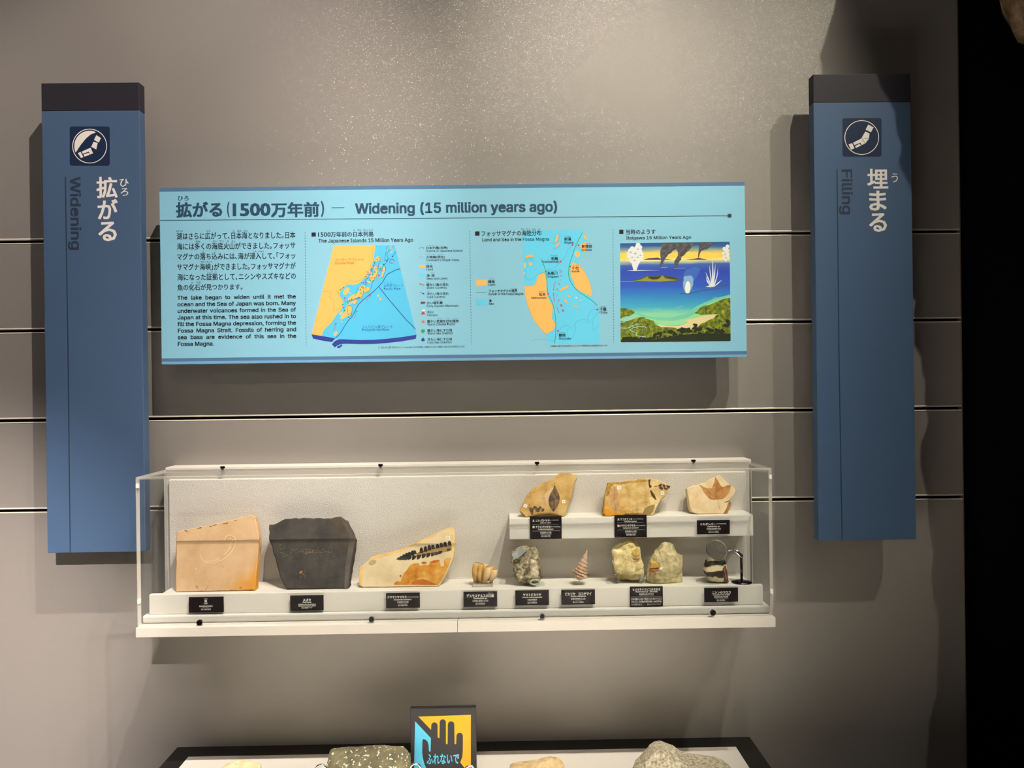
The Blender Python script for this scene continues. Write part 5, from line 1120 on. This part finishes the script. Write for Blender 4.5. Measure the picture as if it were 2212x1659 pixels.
    MB().tube([(pb.x, pb.y, ZS+0.0003), (pb.x, pb.y, ZS+0.0018), (pb.x, pb.y, ZS+0.0045), (pb.x, pb.y, ZS+0.0060)], [0.0205, 0.0205, 0.010, 0.003], 40).build('base', M_gunmetal, root, smooth=True)
    pt = f0.p(*t4(1228, 590)); MB().tube([(pb.x, pb.y, ZS+0.0058), tuple(pt)], 0.0026, 16).build('pole', M_gunmetal, root, smooth=True)
    ja, jb = f0.p(*t4(1085, 430)), f0.p(*t4(1215, 560)); dj = (jb-ja).normalized()
    for sgn in (-1, 1): MB().tube([ja-dj*0.002+Vector((0, sgn*0.0042, 0)), ja+Vector((0, sgn*0.0042, 0)), (ja+jb)/2+Vector((0, sgn*0.0042, 0)), jb+Vector((0, sgn*0.0042, 0)), jb+dj*0.003+Vector((0, sgn*0.0042, 0))], [0.002, 0.0048, 0.0042, 0.0050, 0.002], 14).build('joint_plate', M_chrome, root, smooth=True)
    MB().tube([(ja.x, ja.y-0.007, ja.z), (ja.x, ja.y+0.007, ja.z)], 0.0022, 12).build('joint_screw', M_chrome, root)
    ln = Frame(d); ce = ln.p(*t4(640, 420)); rx = 0.0215; rim = ln.p(*t4(875, 430))
    MB().tube([tuple(rim), tuple(ja)], [0.0016, 0.0019], 12).build('arm', M_chrome, root, smooth=True)
    mb = MB(); tilt = math.radians(-32); NR, NA = 10, 48
    nrm = Vector((0, -math.cos(tilt), -math.sin(tilt))); uu = Vector((1, 0, 0)); vv = nrm.cross(uu).normalized()
    for side in (1, -1):
        for i in range(NR+1):
            r_ = rx*i/NR; h_ = 0.0008+0.0032*(1-(i/NR)**2)
            for j in range(NA):
                a = 2*PI*j/NA; mb.v.append(ce+uu*r_*math.cos(a)+vv*r_*math.sin(a)+nrm*side*h_)
    for s_ in (0, 1):
        o_ = s_*(NR+1)*NA
        for i in range(NR):
            for j in range(NA): mb.f.append([o_+i*NA+j, o_+i*NA+(j+1) % NA, o_+(i+1)*NA+(j+1) % NA, o_+(i+1)*NA+j]); mb.mi.append(0)
    for j in range(NA): mb.f.append([NR*NA+j, NR*NA+(j+1) % NA, (NR+1)*NA+NR*NA+(j+1) % NA, (NR+1)*NA+NR*NA+j]); mb.mi.append(0)
    lens = mb.build('lens', M_glass, root, smooth=True)
    bm = bmesh.new(); bm.from_mesh(lens.data); bmesh.ops.remove_doubles(bm, verts=bm.verts, dist=1e-6); bmesh.ops.recalc_face_normals(bm, faces=bm.faces); bm.to_mesh(lens.data); bm.free()
lower_row()

# ------------------------------------------------------------------ upper row of leaf fossils
def upper_row():
    t = T(1080, 960, 7.373); fr = Frame(0.108, ZL, math.radians(18)); G = 'leaf fossils on the upper ledge'
    root = thing('fossil_slab', base(fr, t, (700, 1150), ZL), 'ochre slab with one pointed dark leaf, left on the upper ledge', 'fossil', G)
    m = rockmat('ochre_stone', [(0.3, 'ad8544'), (0.45, 'caa262'), (0.6, 'd8b57a'), (0.75, 'e3c896')], 26, 0.5, 0.0012, 130)
    slab('slab', [(310, 1055), (380, 920), (440, 800), (520, 700), (620, 640), (760, 580), (870, 520), (950, 455), (1040, 437), (1110, 445), (1160, 470), (1215, 480), (1228, 540), (1190, 590), (1160, 730), (1130, 860), (1080, 990), (1040, 1100), (1010, 1150), (900, 1110), (760, 1095), (620, 1110), (500, 1140), (420, 1165), (370, 1120)], t, fr, 0.020, m, root, 0.0006, 0.0014, seed=6, vmin=0.0006)
    s = Ink(fr, 0.0005, 2)
    s.shape([(872, 640), (905, 720), (940, 790), (955, 860), (940, 940), (905, 1010), (850, 1078), (800, 1010), (775, 940), (770, 880), (795, 800), (835, 740)], t); s.build('leaf_print', rockmat('leaf_dark', [(0.35, '4a3d33'), (0.5, '6b5743'), (0.68, '9a7c50')], 130, 0.3), root)
    s = Ink(fr, 0.00045); s.shape([(830, 690), (850, 690), (800, 780), (772, 880), (770, 940), (740, 900), (695, 870), (720, 790), (770, 730)], t); s.build('pale_patch', mat('pale_patch', 'd2b488', 0.8), root)
    s = Ink(fr, 0.0005); rn = random.Random(2)
    for i in range(5): s.shape([(448+i*14, 1000+i*24), (490+i*10, 1000+i*20), (535, 1025+i*20), (520, 1048+i*18), (470+i*6, 1048+i*20)][:5], t)
    for x, y, a, b in ((560, 1010, 36, 28), (600, 1045, 40, 34), (640, 1010, 26, 26), (680, 1045, 26, 30), (540, 770, 10, 6), (705, 862, 12, 6), (830, 650, 16, 5), (870, 626, 14, 5), (465, 965, 10, 8)): s.ellipse(x, y, a, b, t, 0.3, 9)
    s.build('leaf_fragment', MATS['leaf_dark'], root)
    s = Ink(fr, 0.0007); s.stroke([(870, 645), (866, 800), (858, 940), (850, 1075)], 0.4, t); s.build('leaf_vein', mat('vein_dark', '3c3028', 0.8), root)
    sticker(fr, 1015, 910, t, 26, root, 'A'); sticker(fr, 405, 980, t, 26, root, 'B', 0.5)
    # split yellow slab with a long leaf
    t = T(1280, 1010, 11.06); fr = Frame(0.1105, ZL, math.radians(18))
    root = thing('fossil_slab', base(fr, t, (850, 1170), ZL), 'split yellow slab with a long brown leaf, middle of the upper ledge', 'fossil', G)
    m = rockmat('golden_stone', [(0.3, 'b88f4c'), (0.45, 'd3af70'), (0.6, 'e3c890'), (0.75, 'eedcb2')], 34, 1.0, 0.004, 80, ('d99422', -0.35, -0.35, 0.16, 0.12))
    slab('slab', [(375, 355), (450, 355), (700, 335), (950, 305), (1040, 265), (1300, 250), (1400, 258), (1560, 300), (1690, 345), (1770, 390), (1862, 445), (1840, 500), (1790, 600), (1740, 700), (1640, 770), (1560, 880), (1510, 1000), (1470, 1130), (1400, 1190), (1320, 1195), (1250, 1130), (1080, 1105), (800, 1120), (620, 1150), (480, 1180), (310, 1170), (260, 1090), (270, 900), (310, 640)], t, fr, 0.022, m, root, 0.0009, 0.0016, seed=8, vmin=0.0004)
    s = Ink(fr, 0.0004)
    s.shape([(1330, 290), (1390, 280), (1370, 400), (1415, 440), (1400, 480), (1360, 490), (1340, 430)], t); s.shape([(1370, 540), (1400, 540), (1480, 650), (1530, 770), (1500, 770), (1410, 680)], t); s.build('dark_crack', mat('crack_brown', '57411c', 0.9), root)
    s = Ink(fr, 0.0004); s.shape([(1200, 1100), (1240, 990), (1330, 920), (1430, 888), (1490, 890), (1480, 960), (1440, 1060), (1380, 1130), (1290, 1135)], t); s.build('grey_patch', mat('slab_grey_patch', '9a7f4c', 0.85), root)
    s = Ink(fr, 0.0004); s.shape([(1350, 710), (1420, 705), (1500, 790), (1530, 800), (1440, 880), (1390, 860)], t); s.build('pale_step', mat('slab_pale_step', 'e9cf92', 0.85), root)
    s = Ink(fr, 0.0004); s.shape([(378, 360), (450, 360), (700, 342), (950, 312), (1300, 290), (1320, 330), (900, 365), (690, 405), (520, 395), (440, 470), (400, 640), (320, 700), (315, 640)], t); s.build('rough_rim', rockmat('golden_rim_dark', [(0.3, '8f6a24'), (0.5, 'b78c3c'), (0.7, 'd8b468')], 90, 1.0, 0.002, 160), root)
    s = Ink(fr, 0.0006, 2)
    s.shape([(495, 450), (545, 450), (585, 540), (625, 650), (640, 760), (635, 900), (610, 1020), (575, 1090), (530, 1070), (470, 980), (430, 880), (408, 760), (408, 640), (430, 530)], t); s.build('leaf_print', rockmat('leaf_tan', [(0.35, 'b58a58'), (0.6, 'cca372')], 120, 0.2), root)
    s = Ink(fr, 0.0008); s.stroke([(510, 455), (515, 600), (525, 750), (540, 900), (560, 1080)], 0.5, t); s.build('leaf_vein', mat('vein_brown', '7d5c38', 0.8), root)
    s = Ink(fr, 0.0006)
    for q in ([(1560, 440), (1600, 400), (1650, 385), (1655, 430), (1620, 460)], [(1580, 470), (1640, 450), (1690, 500), (1660, 540), (1600, 510)], [(1665, 410), (1700, 395), (1740, 430), (1735, 480), (1680, 450)], [(1690, 470), (1740, 480), (1800, 500), (1780, 535), (1720, 520)], [(1750, 420), (1860, 440), (1830, 500), (1790, 490)], [(1460, 440), (1540, 435), (1555, 452), (1480, 455)]): s.shape(q, t)
    s.build('leaf_fragment', rockmat('leaf_umber', [(0.35, '3d2a28'), (0.6, '5d4436')], 120, 0.3), root)
    sticker(fr, 632, 482, t, 41, root, 'A'); sticker(fr, 1672, 612, t, 41, root, 'B')
    # pale maple leaf slab
    t = T(1460, 1010, 11.06); fr = Frame(0.100, ZL, math.radians(18))
    root = thing('fossil_slab', base(fr, t, (820, 1150), ZL), 'pale cream slab with a three pointed brown leaf, right on the upper ledge', 'fossil', G)
    m = rockmat('pale_stone', [(0.3, 'e0c08e'), (0.5, 'eed4a8'), (0.7, 'f5e2c0')], 30, 0.5, 0.001, 150)
    slab('slab', [(265, 500), (400, 430), (560, 400), (700, 345), (860, 250), (1000, 180), (1050, 172), (1110, 240), (1200, 320), (1310, 420), (1420, 500), (1432, 560), (1400, 640), (1330, 710), (1290, 790), (1160, 830), (1310, 822), (1300, 900), (1270, 1000), (1230, 1100), (1195, 1180), (540, 1180), (520, 1110), (420, 1080), (365, 1040), (330, 920), (300, 720)], t, fr, 0.018, m, root, 0.0005, 0.0014, seed=9, vmin=0.0004)
    s = Ink(fr, 0.0005)
    s.shape([(945, 215), (970, 260), (1010, 310), (1050, 400), (1100, 460), (1160, 455), (1210, 430), (1300, 412), (1312, 440), (1290, 540), (1250, 630), (1190, 700), (1110, 760), (990, 765), (880, 775), (800, 745), (720, 665), (660, 580), (620, 500), (590, 450), (540, 415), (600, 425), (680, 470), (750, 495), (850, 495), (880, 440), (915, 360), (925, 280)], t)
    s.build('leaf_print', rockmat('leaf_copper', [(0.35, 'a8703a'), (0.6, 'c8935a')], 90, 0.2), root)
    s = Ink(fr, 0.0007); s.stroke([(945, 230), (970, 480), (985, 740), (1020, 860), (1045, 1000)], 0.5, t); s.stroke([(985, 740), (870, 660), (700, 500)], 0.4, t); s.stroke([(995, 740), (1110, 620), (1260, 470)], 0.4, t); s.build('leaf_vein', mat('vein_copper', '8a5a30', 0.8), root)
    s = Ink(fr, 0.0006); s.shape([(1270, 825), (1312, 830), (1300, 900), (1265, 1000), (1225, 1100), (1195, 1135), (1100, 1135), (1160, 1060), (1215, 950), (1240, 870)], t); s.build('broken_side', rockmat('broken_brown', [(0.35, '9a5f30'), (0.6, 'b9834c')], 120, 0.9), root)
    s = Ink(fr, 0.0006); s.stroke([(1160, 832), (1280, 796)], 1.0, t); s.build('crack', mat('crack_dark', '5a3f26', 0.9), root)
upper_row()

# ------------------------------------------------------------------ touch-not sign, table and its stones
def table_zone():
    pl = P(384, 1615); pr = P(1619, 1590); zt = (pl.z+pr.z)/2
    a = onz(405, 1637, zt); b = onz(1589, 1612, zt); yb = (a.y+b.y)/2
    root = thing('display_table', ((pl.x+pr.x)/2, -0.3, 0), 'black framed display table with a white top below the wall case', 'table')
    MB().box(pl.x, pr.x, -0.98, -0.001, 0.001, zt-0.004).build('cabinet', M_tblack, root)
    m = MB(); m.box(pl.x, pr.x, yb, -0.001, zt-0.0038, zt); m.box(pl.x, a.x, -0.98, yb, zt-0.0038, zt); m.box(b.x, pr.x, -0.98, yb, zt-0.0038, zt); m.box(a.x, b.x, -0.98, -0.94, zt-0.0038, zt)
    m.build('rim', M_tblack, root)
    MB().box(a.x+0.0003, b.x-0.0003, -0.939, yb-0.0003, zt-0.0038, zt+0.0012).build('white_top', M_twhite, root, bevel=0.001)
    z = zt+0.0014
    # sign
    t = T(660, 1500, 3.814); d = 0.20; fr = Frame(d); u0, v1 = fr.uv(*t(861, 119)); u1, _ = fr.uv(*t(1403, 105)); v1 = (v1+fr.uv(*t(1403, 105))[1])/2
    root = thing('hand_sign', ((u0+u1)/2, -d, z), 'square black sign with a hand on orange and blue, standing on the table', 'sign')
    MB().box(u0, u1, -d, -d+0.012, z, v1).build('board', M_signblack, root, bevel=0.0008)
    k = Ink(fr, 0.0004)
    def arc(cx, cy, r_, a0, a1, n=8): return [(cx+r_*math.cos(math.radians(a0+(a1-a0)*i/n)), cy+r_*math.sin(math.radians(a0+(a1-a0)*i/n))) for i in range(n+1)]
    org = [(930, 183), (1362, 168), (1362, 668), (1360, 668), (1275, 560), (1292, 515), (1296, 470)]+[(1297, 345)]+arc(1270, 342, 27, 0, -180)+[(1241, 405), (1234, 411), (1228, 405)]+[(1226, 250)]+arc(1199, 248, 27, 0, -180)+[(1171, 405), (1164, 412), (1157, 405)]+[(1157, 232)]+arc(1131, 230, 26, 0, -180)+[(1103, 362), (1089, 352), (1088, 258)]+arc(1062, 256, 26, 0, -180)+[(1034, 292)]
    k.shape(org, t); k.shape([(1232, 497), (1265, 495), (1262, 507), (1232, 510)], t); k.ellipse(1257, 517, 6, 8, t); k.build('orange_field', M_signorange, root)
    k = Ink(fr, 0.0004)
    k.shape([(903, 222), (1033, 360), (1030, 468), (1024, 472), (1017, 466), (1014, 415), (1005, 388), (988, 372), (970, 368), (963, 380), (961, 480), (968, 530), (980, 575), (1000, 620), (1040, 668), (893, 668)], t)
    k.text('ふれないで', (997, 490), (1265, 572), t, 0.022); k.build('blue_field', M_signblue, root)
    # stones on the table
    def stone(name, label, cat, outline, tr, d, ty, m, amp, freq, seed, pw=0.55):
        f0 = Frame(d); pts = [tr(*q) for q in outline]; xs = [q[0] for q in pts]
        # carry the outline down to the table top below the picture edge
        zb = z+0.0002; low = [Vector(f0.uv(*q)) for q in pts]
        c = sum(low, Vector((0, 0)))/len(low); root = thing(name, (c.x, -d, z), label, cat, 'stones on the display table')
        cx = (min(xs)+max(xs))/2; py = 0
        for py in range(1650, 1900, 4):
            if f0.uv(cx, py)[1] <= zb-0.004: break
        lo, hi = min(range(len(pts)), key=lambda i: pts[i][0]), max(range(len(pts)), key=lambda i: pts[i][0])
        full = pts+[(max(xs)+4, py-18), (max(xs)-6, py), (min(xs)+8, py), (min(xs)-4, py-16)]
        rock('stone', full, (lambda x, y: (x, y)), d, ty, m, root, amp, freq, seed, zb, 6, pw, 0.4, 3)
        return root
    g = T(660, 1500, 3.814)
    stone('speckled_rock', 'green grey rock with white speckles, left of the hand sign', 'rock', [(178, 570), (195, 478), (260, 470), (340, 462), (420, 462), (500, 452), (600, 448), (700, 455), (805, 456), (838, 490), (865, 545), (864, 606)], g, 0.215, 0.034,
          rockmat('speckled_green', [(0.3, '55533f'), (0.48, '77735a'), (0.62, '8e8768'), (0.76, 'a89c6c')], 30, 0.6, 0.0015, 120, speck=('efeee4', 170, 0.61)), 0.002, 45, 31)
    stone('pale_rock', 'pale cream rock peeking up at the lower left of the table', 'rock', T(300, 1480, 3.352)and [(600, 600), (640, 585), (690, 575), (760, 577), (820, 590), (870, 600)], T(300, 1480, 3.352), 0.17, 0.03, rockmat('pale_cream', [(0.3, 'd9cf9e'), (0.6, 'eee6bf')], 50, 0.7), 0.002, 60, 33)
    stone('tan_rock', 'tan rock with a rounded right knob, right of the hand sign', 'rock', [(1685, 606), (1740, 592), (1830, 585), (1900, 572), (1960, 555), (2030, 543), (2090, 550), (2125, 575), (2135, 606)], g, 0.19, 0.03, rockmat('tan_rock', [(0.3, 'b99a6c'), (0.5, 'd8bd8e'), (0.7, 'ead6ae')], 50, 0.8), 0.002, 70, 35)
    stone('granite_rock', 'light grey peaked rock at the right end of the table', 'rock', [(915, 600), (960, 560), (1000, 510), (1030, 475), (1060, 455), (1095, 447), (1160, 475), (1210, 490), (1250, 520), (1290, 548), (1340, 562), (1470, 582), (1560, 590), (1610, 606)], T(1100, 1480, 3.352), 0.19, 0.05, rockmat('granite', [(0.3, '6e6656'), (0.42, 'a59c86'), (0.55, 'cfc6ad'), (0.7, 'ece4cc')], 190, 0.9, 0.002, 220), 0.003, 60, 37)
    def holder(px, py, label):
        d = 0.235; f0 = Frame(d); q = f0.p(*g(px, py)); root = thing('ring_holder', (q.x, -d, z), label, 'holder', 'chrome ring holders')
        MB().tube([(q.x+0.0095*math.cos(a*PI/16), q.y, q.z+0.0095*math.sin(a*PI/16)) for a in range(33)], 0.0022, 10, cap=False).build('ring', M_chrome, root, smooth=True)
        MB().tube([(q.x, q.y, z), (q.x, q.y, q.z-0.0116)], 0.003, 12).build('post', M_chrome, root, smooth=True)
    holder(128, 622, 'chrome ring holder at the left of the speckled rock'); holder(905, 612, 'chrome ring holder between the speckled rock and the hand sign'); holder(1355, 630, 'chrome ring holder just right of the hand sign lettering')
table_zone()

# ------------------------------------------------------------------ rough rock display at the right, its tip shows in the top corner
def outcrop():
    mb = MB(); NZ, NA = 120, 40; z0, z1 = 0.0, 3.25; d = 0.20; fr = Frame(d)
    tip = [fr.uv(*q) for q in ((2222, 66), (2211, 46), (2205, 26), (2199, 4), (2190, -16), (2176, -56))]
    for i in range(NZ+1):
        z = z0+(z1-z0)*i/NZ
        xl = 1.125+0.055*noise.noise(Vector((0.3, 0, z*3.1)))+0.02*noise.noise(Vector((5, 2, z*9)))+0.008*noise.noise(Vector((9, 1, z*30)))
        if z > tip[0][1]:
            k = min(1.0, (z-tip[0][1])/(tip[5][1]-tip[0][1])); xl = min(xl, tip[0][0]+(tip[5][0]-tip[0][0])*k-0.05*max(0, z-tip[5][1])*0+0.006*noise.noise(Vector((3, 3, z*40))))
            if z > tip[5][1]: xl = tip[5][0]-0.05+0.05*math.exp(-(z-tip[5][1])*6)+0.03*noise.noise(Vector((1, 4, z*5)))
        xr = 1.75; cx = (xl+xr)/2; rx = (xr-xl)/2
        for j in range(NA):
            a = 2*PI*j/NA; p = Vector((cx+rx*math.copysign(abs(math.cos(a))**0.6, math.cos(a)), -d+0.12*math.copysign(abs(math.sin(a))**0.6, math.sin(a)), z))
            nz = noise.fractal(p*18, 0.9, 2.1, 5)*0.010
            mb.v.append(p+Vector((math.cos(a)*(0.2 if j == NA//2 else 1)*nz, math.sin(a)*nz, 0)))
    for i in range(NZ):
        for j in range(NA): mb.f.append([i*NA+j, i*NA+(j+1) % NA, (i+1)*NA+(j+1) % NA, (i+1)*NA+j]); mb.mi.append(0)
    mb.f += [list(range(NA)), [NZ*NA+j for j in range(NA)]]; mb.mi += [0, 0]
    o = mb.build('rock_outcrop', rockmat('outcrop_stone', [(0.3, '2c2219'), (0.45, '5f4b38'), (0.6, '8d7458'), (0.75, 'a89070')], 24, 1.0, 0.004, 90), None, (1.45, -d, 0), smooth=True)
    tag(o, 'rough brown rock whose tip shows in the top right corner', 'rock')
outcrop()
